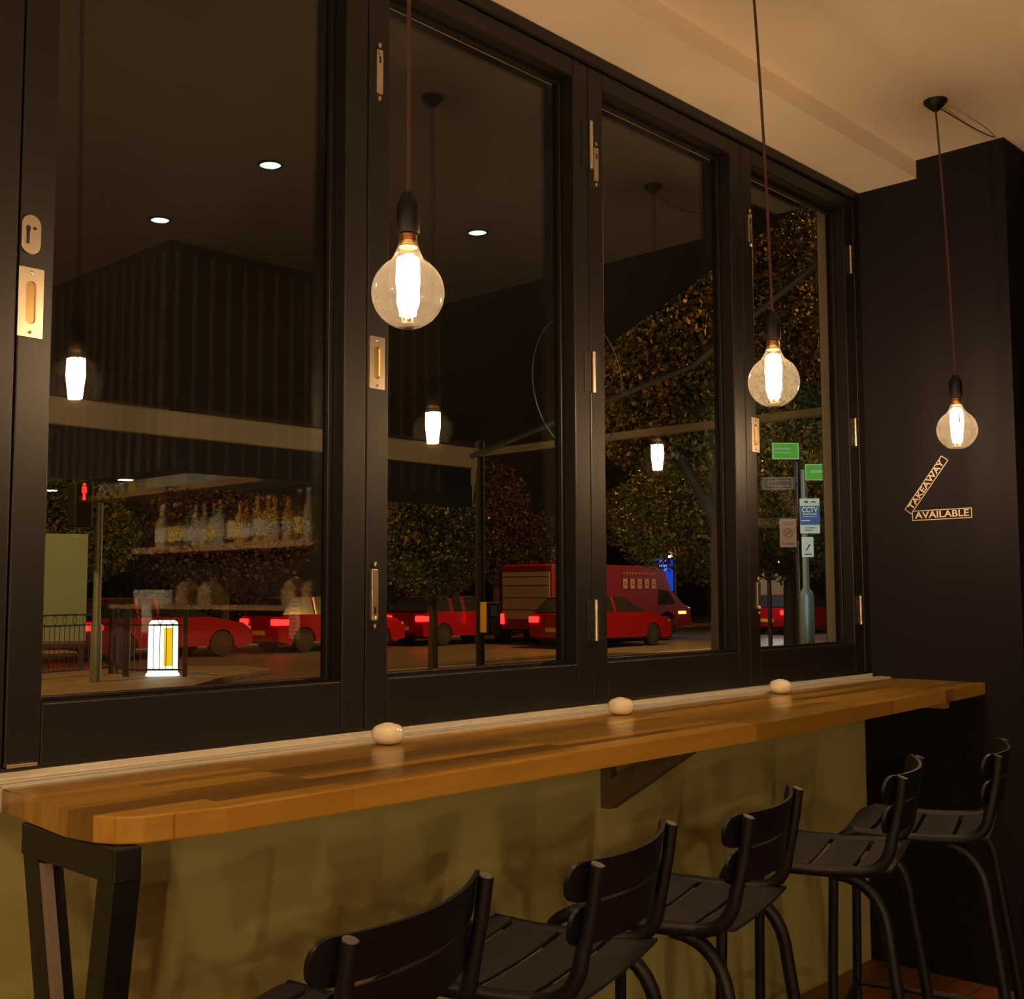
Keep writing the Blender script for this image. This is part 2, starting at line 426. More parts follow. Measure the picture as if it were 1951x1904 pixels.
def window(n, x0, x1, extras):
    z0, z1 = 1.058, 2.864; st = .064
    t = bpy.data.objects.new('window_%d' % n, None); COL.objects.link(t); t['kind'] = 'structure'
    x0 += .0015; x1 -= .0015
    for a, b in ((x0, x0+st), (x1-st, x1)):
        bm = B(); box(bm, a, b, YF, YB, z0, z1, .003); obj('stile', bm, M['frame'], t)
    bm = B(); box(bm, x0+st, x1-st, YF, YB, z0, 1.168, .003); obj('bottom_rail', bm, M['frame'], t)
    bm = B(); box(bm, x0+st, x1-st, YF, YB, 2.811, z1, .003); obj('top_rail', bm, M['frame'], t)
    bm = B(); a, b, c, d = x0+st, x1-st, 1.168, 2.811; e = .012
    for q in ((a, a+e, c, d), (b-e, b, c, d)): box(bm, q[0], q[1], -.018, -.004, q[2], q[3], .002)
    for q in ((c, c+e*.7), (d-e, d)): box(bm, a+e, b-e, -.018, -.004, q[0], q[1], .002)
    obj('glazing_bead', bm, M['frame'], t)
    bm = B(); box(bm, a-.004, b+.004, -.003, .003, c-.004, d+.004); obj('pane', bm, M['pane'], t)
    for kind, x, za, zb in extras:
        if kind == 'bolt_t': flush_bolt(t, x, za, zb, False)
        elif kind == 'bolt_b': flush_bolt(t, x, za, zb, True)
        elif kind == 'pull': flush_pull(t, x, za, zb)
        elif kind == 'hinge':
            bm = B(); lathe(bm, [(.0065, za), (.0065, zb)], 12, (x, YF-.006, 0)); h = obj('hinge', bm, M['satin'], t, smooth=True)
            bm = B()
            for sx in (-1, 1): box(bm, x+sx*.0175-.0165*(1), x+sx*.0175+.0165, YF-.0015, YF+.001, za+.002, zb-.002)
            obj('hinge_leaf', bm, M['dark_metal'], h)
        elif kind == 'lock':
            bm = B(); prism(bm, [(x+p, (za+zb)/2+q) for p, q in rrect(.035, zb-za, .0174, 6)], YF-.005, YF+.001, ax='Y', bev=.001)
            h = obj('lock_plate', bm, M['satin'], t)
            zc = (za+zb)/2
            bm = B(); prism(bm, [(x-.006+.004*math.cos(k*PI/6), zc+.010+.006*math.sin(k*PI/6)) for k in range(12)], YF-.0062, YF-.004, ax='Y')
            box(bm, x-.0085, x-.0035, YF-.0062, YF-.004, zc-.018, zc+.006); obj('key_hole', bm, M['socket'], h)
            bm = B(); prism(bm, [(x+.006+.003*math.cos(k*PI/6), zc+.012+.003*math.sin(k*PI/6)) for k in range(12)], YF-.0062, YF-.004, ax='Y'); obj('screw', bm, M['socket'], h)
    return t
window(1, .873, 1.677, [('lock', .893, 1.974, 2.046), ('pull', .896, 1.822, 1.949)])
window(2, 1.677, 2.481, [('bolt_t', 1.708, 2.522, 2.651), ('pull', 1.705, 1.830, 1.952), ('bolt_b', 1.702, 1.287, 1.427)])
window(3, 2.481, 3.285, [('hinge', 2.487, 2.560, 2.700), ('bolt_t', 2.512, 2.522, 2.640), ('hinge', 2.490, 1.918, 2.034), ('hinge', 2.490, 1.228, 1.341)])
window(4, 3.285, 4.072, [('bolt_t', 3.331, 2.525, 2.643), ('pull', 3.338, 1.824, 1.939), ('bolt_b', 3.339, 1.292, 1.404),
                         ('hinge', 4.040, 2.569, 2.679), ('hinge', 4.042, 1.907, 2.013), ('hinge', 4.044, 1.238, 1.345)])
window(5, .069, .873, [])
window(6, -.735, .069, [])
bm = B(); box(bm, .872, .876, YF-.002, YF+.01, 1.06, 2.86); bm.free()

# batten clad box that drops over the bar (mirrored in the glass)
bm = B(); prism(bm, [(2.69, -2.58), (4.379, -2.58), (4.379, -2.66), (2.85, -2.66), (2.85, -8.6), (2.69, -8.6)], 1.92, ZC-.001); bulk = struct(obj('wall_bar_box', bm, M['battenwall']))
bm = B()
xs = 2.725
while xs < 4.36:
    box(bm, xs-.006, xs+.006, -2.581, -2.566, 1.92, ZC-.05); xs += .0905
ys = -2.62
while ys > -6:
    box(bm, 2.676, 2.691, ys-.006, ys+.006, 1.92, ZC-.05); ys -= .0905
obj('batten_strips', bm, M['batten'], bulk)

# ------------------------------------------------------------------ counter
ct = thing('window_counter', 'long oiled butcher block counter running under the black folding windows', 'counter', (0, 0, 0))
poly = [(.838, -.140), (.831, -.294), (.822, -.40), (.828, -.475), (.845, -.512), (.875, -.535), (1.0, -.560), (1.9, -.573), (2.6, -.572), (3.3, -.543), (4.06, -.492), (4.124, -.487), (4.124, -.140)]
bm = B(); prism(bm, poly, 1.0, 1.04, bev=.003); obj('worktop', bm, M['wood'], ct)
bm = B(); box(bm, .885, .93, -.50, -.46, .994, .9995); obj('fixing_plate', bm, M['alu'], ct)
bm = B()
box(bm, 3.86, 3.90, -.45, -.12, .965, .9995, .003); obj('support_batten', bm, M['shelfwood'], ct)

# timber bracket under the middle of the counter
br = thing('shelf_bracket', 'rough dark timber bracket bracing the counter against the olive wall', 'bracket', (2.56, -.029, .765))
bm = B(); box(bm, -.016, .016, -.034, 0, 0, .234, .002); obj('wall_post', bm, M['timber'], br)
bm = B(); prism(bm, [(-.034, .0), (-.034, .080), (-.27, .234), (-.39, .234)], -.018, .018, ax='X', bev=.002); obj('diagonal_brace', bm, M['timber'], br)

# steel trestle leg at the left end
tl = thing('trestle_leg', 'black steel V shaped trestle leg under the rounded left counter end', 'table leg', (.85, -.36, 0))
bm = B(); box(bm, -.022, .022, -.180, .120, .950, .999, .003); obj('top_bar', bm, M['dark_metal'], tl)
def slant(y0, y1, w, x0, x1, name, mt, z0=.0, z1=.97):
    bm = B(); vs = []
    for (yy, zz) in ((y0, z1), (y1, z0)):
        vs.append([bm.verts.new((a, yy+b, zz)) for a, b in ((x0, -w/2), (x1, -w/2), (x1, w/2), (x0, w/2))])
    a, b = vs
    for k in range(4): bm.faces.new((a[k], a[(k+1) % 4], b[(k+1) % 4], b[k]))
    bm.faces.new(a); bm.faces.new(b[::-1])
    return obj(name, bm, mt, tl)
slant(-.155, .0, .050, -.020, .020, 'leg', M['dark_metal'], z1=.951)
slant(.088, -.150, .050, -.0205, .0195, 'leg', M['dark_metal'], z1=.951)
slant(.054, -.183, .016, -.0185, -.004, 'edge_strip', mat('worn_steel_strip', (.34, .28, .24), .4, .4), .02, .945)
bm = B(); box(bm, -.03, .03, -.18, .06, 0, .012, .002); obj('foot_plate', bm, M['dark_metal'], tl)

# cream ceramic pebbles
for i, (x, y, lab) in enumerate(((1.632, -.192, 'cream ceramic pebble tea light holder nearest the left end of the counter'),
                                 (2.428, -.196, 'cream ceramic pebble tea light holder in the middle of the counter'),
                                 (3.262, -.180, 'cream ceramic pebble tea light holder farthest along the counter near the pier'))):
    bm = B(); prof = []
    for k in range(13):
        a = -PI/2+PI*k/12; c = math.cos(a); s = math.sin(a)
        prof.append((max(.00001, .0355*(abs(c)**.8)), .0225+.0225*math.copysign(abs(s)**.85, s)))
    prof = [(.00001, prof[0][1])]+prof[1:-1]+[(.011, .0448), (.010, .041), (.00001, .041)]
    lathe(bm, prof, 28); o = obj('tea_light_holder', bm, M['ceramic'], None, (x, y, 1.0402), True)
    tag(o, lab, 'candle holder', 'ceramic tea light holders on the counter')

# ------------------------------------------------------------------ pendants
def make_pendant(label, x, y, rx, ry, fil, zb=1.880, group='filament bulb pendants over the counter'):
    t = thing('pendant_lamp', label, 'pendant lamp', (x, y, 0), 0, group)
    # ceiling rose
    bm = B(); lathe(bm, [(.0001, ZC-.001), (.038, ZC-.001), (.037, ZC-.009), (.022, ZC-.024), (.009, ZC-.036), (.0001, ZC-.036)], 24, (rx-x, ry-y, 0)); obj('ceiling_rose', bm, M['socket'], t, smooth=True)
    bm = B(); tube(bm, bez((rx-x, ry-y, ZC-.034), ((rx-x)*.35+.004, (ry-y)*.35, 2.55), (0, 0, zb+.178), 12), .0036, 8); obj('cord', bm, M['cord'], t, smooth=True)
    bm = B(); lathe(bm, [(.0001, zb+.180), (.008, zb+.178), (.016, zb+.165), (.0205, zb+.155), (.0205, zb+.108), (.0185, zb+.105), (.0001, zb+.105)], 20); obj('lamp_holder', bm, M['socket'], t, smooth=True)
    bm = B(); prof = [(.0001, zb+.104), (.0155, zb+.104)]
    for k in range(5): prof += [(.0165, zb+.102-k*.004), (.0150, zb+.100-k*.004)]
    prof += [(.0165, zb+.080), (.0001, zb+.080)]
    lathe(bm, prof, 20); cap = obj('screw_cap', bm, M['brass'], t, smooth=True)
    bm = B(); prof = [(.0163, zb+.092), (.0185, zb+.080), (.024, zb+.067)]
    for k in range(15):
        a = R(62-k*(152/14)); prof.append((max(.00001, .0635*math.cos(a)), zb+.0635*math.sin(a)))
    lathe(bm, prof, 36, cap=False); obj('globe', bm, M['bulb'], t, smooth=True)
    bm = B(); lathe(bm, [(.0001, zb+.079), (.006, zb+.078), (.0045, zb+.045), (.0035, zb-.045), (.0001, zb-.046)], 10); obj('glass_stem', bm, M['bulb'], t, smooth=True)
    bm = B(); n = 9
    for k in range(n):
        a = 2*PI*k/n+.2; c, s = math.cos(a), math.sin(a)
        tube(bm, [(.017*c, .017*s, zb+.060), (.0185*c, .0185*s, zb+.020), (.0115*c, .0115*s, zb-.040)], .0027, 6)
    obj('filament', bm, fil, t)
    bm = B()
    for k in range(5):
        a = 2*PI*k/5; tube(bm, [(.011*math.cos(a), .011*math.sin(a), zb-.041), (.009*math.cos(a), .009*math.sin(a), zb-.054)], .0012, 5)
    lathe(bm, [(.0001, zb-.053), (.010, zb-.053), (.010, zb-.055), (.0001, zb-.055)], 10); obj('support_wires', bm, M['brass'], t)
    return t
make_pendant('clear filament bulb on brown cord hanging nearest, before the second window leaf', 1.311, -.615, 1.300, -.620, M['filament'])
make_pendant('clear filament bulb on a brown cord hanging in front of the fourth, narrow window leaf', 2.511, -.622, 2.485, -.600, M['filament'])
p3 = make_pendant('clear filament bulb by the dark pier, its black ceiling rose in view', 3.687, -.596, 3.655, -.575, M['filament'])
bm = B(); tube(bm, bez((3.66-3.687, -.585+.596, ZC-.026), (3.90-3.687, -.62+.596, ZC-.050), (4.10-3.687, -.60+.596, ZC-.004), 10), .0022, 6); obj('feed_cable', bm, M['cord'], p3, smooth=True)
make_pendant('clear filament bulb pendant over the left end of the row, out of the picture', .12, -.61, .12, -.61, M['filament'])
for i, (x, y) in enumerate(((-1.9, -4.6), (-3.0, -5.8), (-.5, -7.0), (-3.5, -3.7), (1.2, -8.1))):  # last three added to fill the olive panel and soften stool shadows
    make_pendant('clear filament bulb pendant deep in the room, %s' % ('second from the windows', 'in the back left corner', 'added as fill before the back wall', 'added to soften shadows nearest the left wall', 'added to soften shadows nearest the back wall')[i], x, y, x, y, M['rear_filament'], group='pendants over the rear tables')

# recessed ceiling downlights, mirrored in the glass
for x, y, lab in ((2.467, -1.478, 'small round recessed downlight mirrored highest in the first window leaf'), (2.513, -2.36, 'small round recessed downlight mirrored above the batten clad box corner'), (3.59, -1.499, 'small round recessed downlight mirrored in the second window leaf')):
    t = thing('downlight', lab, 'ceiling light', (x, y, ZC), 0, 'recessed ceiling downlights')
    bm = B(); lathe(bm, [(.036, -.001), (.050, -.001), (.050, -.005), (.036, -.006), (.036, -.001)], 24, cap=False); obj('trim_ring', bm, M['socket'], t, smooth=True)
    bm = B(); lathe(bm, [(.0001, -.002), (.036, -.002), (.036, -.004), (.0001, -.004)], 24); obj('lens', bm, M['downlight'], t)

# ------------------------------------------------------------------ wall lettering on the pier
def sign_box(name, label, word, c, w, h, ang, letter_h, tw):
    t = thing(name, label, 'wall sign', (XW-.0005, c[0], c[1]), 0); t.rotation_euler = (0, 0, 0)
    # local frame: right along -Y, up along Z, rotated by ang
    e = .0028
    bm = B()
    def P(a, b): return (-(a*math.cos(ang)-b*math.sin(ang)), a*math.sin(ang)+b*math.cos(ang))
    for (a0, a1, b0, b1) in ((-w/2, w/2, h/2-e, h/2), (-w/2, w/2, -h/2, -h/2+e), (-w/2, -w/2+e, -h/2, h/2), (w/2-e, w/2, -h/2, h/2)):
        prism(bm, [P(a0, b0), P(a1, b0), P(a1, b1), P(a0, b1)], -.0012, 0, ax='X')
    obj('outline', bm, M['white'], t)
    # text: local X -> -Y world, local Y -> Z, normal -> -X
    mt_ = Matrix(((0, 0, -1), (-math.cos(ang), math.sin(ang), 0), (math.sin(ang), math.cos(ang), 0)))
    o = text_mesh('lettering', word, letter_h*1.36, M['white'], t, (-.0006, 0, 0), (0, 0, 0), .0005, width=tw, bold=.0005)
    o.rotation_euler = mt_.to_euler()
    return t
sign_box('wall_lettering', 'white outlined AVAILABLE strip on the dark pier, level below the tilted one', 'AVAILABLE', (-.350, 1.639), .222, .037, R(.3), .025, .200)
sign_box('wall_lettering', 'white outlined TAKEAWAY strip tilted steeply up on the dark pier', 'TAKEAWAY', (-.2965, 1.749), .240, .032, R(52.5), .023, .210)

# ------------------------------------------------------------------ bar stools
def make_stool(label):
    t = thing('bar_stool', label, 'bar stool', (0, 0, 0), 0, 'dark metal bar stools along the counter')
    SW = .172; zs = .760
    def zprof(y):   # seat profile, slight dish and a waterfall front edge
        return zs - .012*math.sin(min(1, max(0, (y+.19)/.30))*PI) - (0 if y < .13 else (y-.13)**2*9)
    bm = B(); gaps = [-.188, -.095, 0.0, .095, .192]
    for i in range(4):
        y0, y1 = gaps[i]+.0055, gaps[i+1]-.0055; n = 6
        top, bot = [], []
        for k in range(n+1):
            y = y0+(y1-y0)*k/n; z = zprof(y)
            top.append([bm.verts.new((sx*SW, y, z)) for sx in (-1, -.5, 0, .5, 1)]); bot.append([bm.verts.new((sx*SW, y, z-.006)) for sx in (-1, -.5, 0, .5, 1)])
        for q in (top, bot):
            for v in (q,):
                for row in v:
                    for j, vv in enumerate(row): vv.co.z -= .006*(1-abs((j-2)/2)**2)
        for k in range(n):
            for j in range(4):
                bm.faces.new((top[k][j], top[k][j+1], top[k+1][j+1], top[k+1][j])); bm.faces.new((bot[k][j+1], bot[k][j], bot[k+1][j], bot[k+1][j+1]))
            for j in (0, 4): bm.faces.new((top[k][j], top[k+1][j], bot[k+1][j], bot[k][j]))
        for k in (0, n):
            for j in range(4): bm.faces.new((top[k][j], top[k][j+1], bot[k][j+1], bot[k][j]))
    obj('seat', bm, M['seat'], t)
    # side rails with back posts: one bent tube on each side
    for s in (-1, 1):
        X = s*(SW+.004)
        bm = B()
        pts = [(X*.97, -.211, .957), (X*.97, -.203, .90), (X*.97, -.193, .85)]
        pts += bez((X*.98, -.186, .825), (X, -.178, .748), (X, -.110, .748), 7)
        pts += [(X, -.05, .744), (X, .06, .744), (X, .14, .750)]
        tube(bm, pts, [.0115]*3+[.013]*(len(pts)-3), 10); pst = obj('back_post', bm, M['stool'], t, smooth=True)
        bm = B(); tube(bm, [(X*.97, -.2109, .9560), (X*.97, -.2118, .9585)], .0108, 12); obj('post_cap', bm, M['badge'], pst)
        bm = B(); pts = bez((X, .10, .748), (X, .185, .752), (X*1.01, .190, .690), 6)+[(X*1.06, .196, .45), (X*1.14, .205, .0)]
        tube(bm, pts, .0125, 10); obj('leg', bm, M['stool'], t, smooth=True)
        bm = B(); pts = bez((X*.95, -.06, .738), (X*1.0, -.155, .735), (X*1.06, -.172, .640), 7)+bez((X*1.08, -.180, .58), (X*1.16, -.215, .35), (X*1.28, -.255, 0), 5)
        tube(bm, pts, .0135, 10); obj('leg', bm, M['stool'], t, smooth=True)
    # back slats, curved forward at the ends, with rounded corners
    def slat(z0, z1, hw, name, k=1.15, lean=.16):
        bm = B(); n = 20; th = .007
        F, Bk = [], []
        rad = (z1-z0)*.42
        for i in range(n+1):
            x = -hw*math.cos(PI*i/n); d = hw-abs(x)
            hh = (z1-z0)/2
            if d < rad: hh -= rad-math.sqrt(max(0, rad*rad-(rad-d)**2))
            zc = (z0+z1)/2 + .12*x*x
            rowf, rowb = [], []
            for q in (-1, -.33, .33, 1):
                z = zc+q*max(hh, .002); y = -.224+k*x*x+(.957-z)*lean
                rowf.append(bm.verts.new((x, y, z))); rowb.append(bm.verts.new((x, y-th, z)))
            F.append(rowf); Bk.append(rowb)
        for i in range(n):
            for j in range(3):
                bm.faces.new((F[i][j], F[i+1][j], F[i+1][j+1], F[i][j+1])); bm.faces.new((Bk[i][j], Bk[i][j+1], Bk[i+1][j+1], Bk[i+1][j]))
            for j in (0, 3): bm.faces.new((F[i][j], F[i+1][j], Bk[i+1][j], Bk[i][j]))
        for i in (0, n):
            for j in range(3): bm.faces.new((F[i][j], F[i][j+1], Bk[i][j+1], Bk[i][j]))
        return obj(name, bm, M['stool'], t, smooth=True)
    slat(.898, .958, .206, 'back_slat')
    slat(.830, .891, .190, 'back_slat')
    # foot rail ring
    bm = B(); a = SW*1.11
    tube(bm, [(-a, .20, .26), (a, .20, .26)], .0105, 8)
    obj('footrest', bm, M['stool'], t, smooth=True)
    bm = B()
    for s in (-1, 1): tube(bm, [(s*a, .20, .26), (s*(a+.010), 0, .25), (s*a*1.085, -.225, .24)], .009, 8)
    tube(bm, [(-a*1.085, -.225, .24), (a*1.085, -.225, .24)], .009, 8)
    obj('stretcher', bm, M['stool'], t, smooth=True)
    return t
ST = [(.978, -.758, 17, 'dark metal slatted bar stool nearest the camera, at the bottom of the picture'),
      (1.465, -.732, 17, 'dark metal slatted bar stool second along the counter, left of the timber bracket'),
      (1.941, -.704, 15, 'dark metal slatted bar stool third along the counter, just right of the timber bracket'),
      (2.535, -.706, 18, 'dark metal slatted bar stool fourth along, beside where olive wall meets dark pier'),
      (3.005, -.735, 18, 'dark metal bar stool farthest along, almost lost against the dark pier')]
s0 = make_stool(ST[0][3])
s0.location = (ST[0][0], ST[0][1], 0); s0.rotation_euler = (0, 0, R(ST[0][2]))
for x, y, a, lab in ST[1:]:
    dup(s0, (x, y, 0), R(a), lab)

# ------------------------------------------------------------------ the bar mirrored in the glass
XB = 4.16
def shelf(label, x0, x1, y0, y1, z, th=.045):
    bm = B(); box(bm, x0, x1, y0, y1, z-th, z, .004); return tag(obj('bar_shelf', bm, M['shelfwood']), label, 'shelf')
shelf('long pale timber shelf holding the spirit bottles, mirrored in first leaf', 4.06, 4.378, -5.40, -2.70, 1.680)
shelf('upper pale timber shelf of jars mirrored above the spirit bottles', 4.06, 4.378, -6.2, -3.4, 2.087, .04)
shelf('low timber ledge under the bottles holding takeaway boxes and glasses', 4.00, 4.378, -5.6, -2.70, 1.29, .03)
bm = B(); box(bm, 3.55, 4.20, -6.2, -2.62, 0, 1.12, .01)
tag(obj('bar_cabinet', bm, mat('dark_red_bar_front', (.10, .02, .015), .5)), 'dark red bar cabinet under the mirrored bottle shelves', 'bar')
bcols = [mat('bottle_%s' % n_, c, .12, var=.1, coat=.3) for n_, c in (('clear', (.32, .30, .24)), ('amber', (.26, .12, .02)), ('green', (.04, .09, .03)), ('dark', (.03, .025, .02)), ('gold', (.42, .26, .05)))]
lcols = [mat('bottle_label_%s' % n_, c, .6) for n_, c in (('cream', (.72, .64, .45)), ('white', (.75, .72, .66)), ('yellow', (.7, .5, .1)), ('grey', (.45, .45, .45)))]
ccols = [mat('bottle_cap_%s' % n_, c, .4) for n_, c in (('red', (.5, .04, .02)), ('white', (.7, .7, .66)), ('gold', (.5, .35, .1)), ('black', (.02, .02, .02)))]
bnames = ['clear glass', 'amber', 'green glass', 'dark', 'golden']; lnames = ['cream label', 'white label', 'yellow label', 'grey label']; cnames = ['red', 'white', 'gold', 'black']
yy = -2.78; k = 0
ORD = ['first', 'second', 'third', 'fourth', 'fifth', 'sixth', 'seventh', 'eighth', 'ninth', 'tenth', 'eleventh', 'twelfth', 'thirteenth', 'fourteenth', 'fifteenth', 'sixteenth', 'seventeenth', 'eighteenth', 'nineteenth', 'twentieth']+['%dth' % q for q in range(21, 60)]
while yy > -5.25:
    bi, li, ci = random.choice((0, 1, 4, 0, 3, 2)), random.randrange(4), random.randrange(4)
    h = random.uniform(.26, .32); rr = random.uniform(.032, .043)
    pos = '%s from window end' % ORD[k]
    t = thing('spirit_bottle', '%s spirit bottle, %s, %s cap, %s on mirrored shelf' % (bnames[bi], lnames[li], cnames[ci], pos), 'bottle', (4.125+random.uniform(-.01, .03), yy, 1.6808), random.uniform(0, 6), 'spirit bottles on the bar shelf')
    bm = B(); lathe(bm, [(.0001, 0), (rr, 0), (rr, h*.55), (rr*.8, h*.64), (.014, h*.74), (.0125, h*.93), (.0001, h*.93)], 14); obj('glass_body', bm, bcols[bi], t, smooth=True)
    bm = B(); lathe(bm, [(rr+.0006, h*.12), (rr+.0006, h*.46)], 14, cap=False); obj('paper_label', bm, lcols[li], t, smooth=True)
    bm = B(); lathe(bm, [(.0001, h*.925), (.0145, h*.925), (.0145, h), (.0001, h)], 10); obj('cap', bm, ccols[ci], t)
    yy -= rr*2+random.uniform(.012, .04); k += 1
for i, y in enumerate((-3.08, -3.88, -4.68, -5.48)):
    t = thing('bar_spotlight', 'small white spotlight under the batten clad box edge, %s' % ('nearest the window', 'second from the window', 'third from the window', 'farthest from the window')[i], 'ceiling light', (2.765, y, 1.92), 0, 'spotlights over the bar')
    bm = B(); lathe(bm, [(.0001, -.001), (.045, -.001), (.045, -.008), (.0001, -.008)], 20); obj('trim_ring', bm, M['white'], t)
    bm = B(); lathe(bm, [(.0001, -.009), (.034, -.009), (.034, -.011), (.0001, -.011)], 20); obj('lens', bm, M['downlight'], t)
    light('bar_light', 'SPOT', (2.79, y, 1.89), BAR_W, (1, .74, .42), .04, (4.12, y-.25, 1.50), 84)
yy = -3.55; k = 0
while yy > -6.05:
    c = random.choice(lcols+bcols[:2]); h = random.uniform(.10, .17); rr = random.uniform(.035, .055)
    t = thing('storage_jar', 'small jar with dark lid on the upper mirrored shelf, %s from the window end' % ORD[k], 'jar', (4.14, yy, 2.0875), 0, 'jars on the upper bar shelf')
    bm = B(); lathe(bm, [(.0001, 0), (rr, 0), (rr, h*.8), (rr*.8, h*.88), (.0001, h*.88)], 12); obj('jar_body', bm, c, t, smooth=True)
    bm = B(); lathe(bm, [(.0001, h*.87), (rr*.85, h*.87), (rr*.85, h), (.0001, h)], 12); obj('lid', bm, ccols[3], t)
    yy -= rr*2+random.uniform(.01, .06); k += 1
# takeaway cartons with gable tops
for i, (y, lab) in enumerate(((-3.36, 'brown gable top takeaway carton mirrored nearest the window on the low ledge'), (-3.56, 'brown gable top takeaway carton second from the window on the low ledge'),
                              (-4.48, 'brown gable top takeaway carton on the low ledge beside the tumblers'), (-4.75, 'brown gable top takeaway carton farthest from the window on the low ledge'))):
    bm = B(); prism(bm, [(-.07, 0), (.07, 0), (.075, .10), (0, .155), (-.075, .10)], -.05, .05, ax='X'); o = thing('takeaway_carton', lab, 'carton', (4.12, y, 1.2905), 0, 'takeaway cartons on the low ledge')
    obj('carton_body', bm, mat('kraft_card_%d' % i, (.30, .19, .09), .7), o)
    bm = B(); tube(bm, bez((0, -.03, .152), (0, 0, .19), (0, .03, .152), 6), .003, 5); obj('handle', bm, M['card'], o)
for i in range(6):
    bm = B(); h = .10; lathe(bm, [(.0001, 0), (.028, 0), (.036, h), (.033, h), (.026, .006), (.0001, .006)], 14)
    tag(obj('tumbler', bm, mat('cloudy_glass_%d' % i, (.45, .45, .40), .15), None, (4.10, -4.95-i*.082, 1.2905), True), 'cloudy glass tumbler on the mirrored low ledge, %s from the cartons' % ORD[i], 'glass', 'tumblers on the low ledge')
def menu(label, y, z, w, h, lines):
    t = thing('menu_card', label, 'menu card', (3.60, y, z), 0)
    bm = B(); box(bm, -.002, .002, -w/2, w/2, 0, h); obj('card_face', bm, M['card'], t)
    bm = B()
    for k in range(lines): box(bm, -.0028, -.002, -w*.36, w*.36*random.uniform(.3, 1), h*(.9-.8*k/max(1, lines-1))-.006, h*(.9-.8*k/max(1, lines-1))+.002)
    if lines: obj('printed_lines', bm, M['ink'], t)
    bm = B(); box(bm, -.02, .02, -w*.3, w*.3, -.001, .008); obj('card_stand', bm, M['socket'], t)
    return t
menu('tall white printed menu card mirrored at right of the first leaf', -2.85, 1.1215, .085, .22, 9)
menu('small blank white card standing on the bar below the mirrored cartons', -4.35, 1.1215, .11, .19, 0)

# ------------------------------------------------------------------ outside: ground and road
ZG = -.15
bm = B(); box(bm, -30, 110, 5.2, 27.0, ZG-.2, ZG); struct(obj('floor_road', bm, M['asphalt']))
bm = B(); box(bm, -30, 110, .13, 5.0, ZG-.1, ZG+.10); struct(obj('floor_pavement', bm, M['paving']))
bm = B(); box(bm, -30, 110, 5.0, 5.2, ZG-.1, ZG+.105, .02); tag(obj('kerb', bm, M['kerb']), 'granite kerb along the near pavement below the window', 'kerb')
bm = B(); box(bm, -30, 110, 27.0, 27.3, ZG-.1, ZG+.14, .02); tag(obj('kerb', bm, M['kerb']), 'pale granite kerb along the far side of the road', 'kerb')
bm = B(); box(bm, -30, 110, 27.3, 60, ZG-.1, ZG+.12); struct(obj('floor_far_pavement', bm, M['paving']))
bm = B(); prism(bm, [(2, 13.2), (9.0, 13.2), (10.8, 14.9), (12.9, 16.4), (13.1, 17.6), (12.2, 18.4), (2, 18.9)], ZG, ZG+.10, bev=.02); struct(obj('floor_island', bm, M['paving']))
for i, (x0, x1, y, w, lab) in enumerate(((11, 15, 12.6, .1, 'thin worn white road line nearest the window'), (14, 60, 15.4, .08, 'long thin white line down the middle of the road'), (14, 60, 14.6, .06, 'second long thin white line beside the middle line'), (24, 60, 12.2, .08, 'white lane line out beyond the third leaf'))):
    bm = B(); box(bm, x0, x1, y-w/2, y+w/2, ZG+.001, ZG+.006); tag(obj('road_line', bm, M['line']), lab, 'road marking')
for x, y, lab in ((11.1, 15.0-2.6+1.6, 'short slanted white road dash in front of the lit bollard'), (17.2, 13.3, 'short slanted white road dash beside the push button post'), (13.6, 10.9, 'short slanted white road dash at the left edge of the second leaf')):
    bm = B(); prism(bm, [(-.15, -.9), (.15, -.9), (.75, .9), (.40, .9)], 0, .006); tag(obj('road_dash', bm, M['line'], None, (x, y, ZG+.001)), lab, 'road marking')

# ------------------------------------------------------------------ awning outside the windows
aw = thing('awning', 'open black canvas awning with a cream front bar over the windows outside', 'awning', (0, .16, 2.9))
bm = B(); X0, X1 = -1.2, 4.45
th = .012; P = [(-0.0, .22), (2.24, -.75)]
prism(bm, [(0, .24), (2.26, -.72), (2.26, -.732), (0, .228)], X0, X1, ax='X'); obj('canvas', bm, M['awning'], aw)
bm = B(); box(bm, X0, X1, 2.20, 2.27, -.862, -.748, .012); obj('front_bar', bm, M['awnbar'], aw)
bm = B(); box(bm, X0, X1-.02, 2.225, 2.235, -1.075, -.86); obj('valance', bm, M['awning'], aw)
bm = B(); box(bm, X1-.02, X1+.02, .02, 2.20, -.795, -.760, .005); obj('side_bar', bm, M['awnbar'], aw)
bm = B(); prism(bm, [(2.27, -.86), (2.21, -.86), (2.245, -1.075), (2.262, -1.075)], X1-.03, X1+.0, ax='X'); obj('corner_bracket', bm, M['awnbar'], aw)
bm = B(); tube(bm, [(X1-.05, .05, -.12), (X1-.05, .75, -.50), (X1-.05, 2.2, -.80)], .014, 8); obj('folding_arm', bm, M['galv'], aw)
bm = B(); box(bm, X0, X1, .0, .14, .14, .30, .02); obj('cassette', bm, M['awning'], aw)
bm = B(); box(bm, -4.2, 4.8, .125, .161, 2.905, 3.6); struct(obj('wall_front_upper', bm, M['reveal']))

bm = B(); seg = 48
tube(bm, [(.30*math.cos(2*PI*k/seg), 0, .30*math.sin(2*PI*k/seg)) for k in range(seg+1)], .0022, 6, caps=False)
hp = thing('hanging_hoop', 'thin round metal hoop hanging under the black awning outside', 'hoop', (3.79, 1.08, 2.26))
obj('ring', bm, M['galv'], hp, smooth=True)
bm = B(); tube(bm, [(0, 0, .30), (0, 0, .455)], .0015, 6); obj('wire', bm, M['blackpost'], hp)

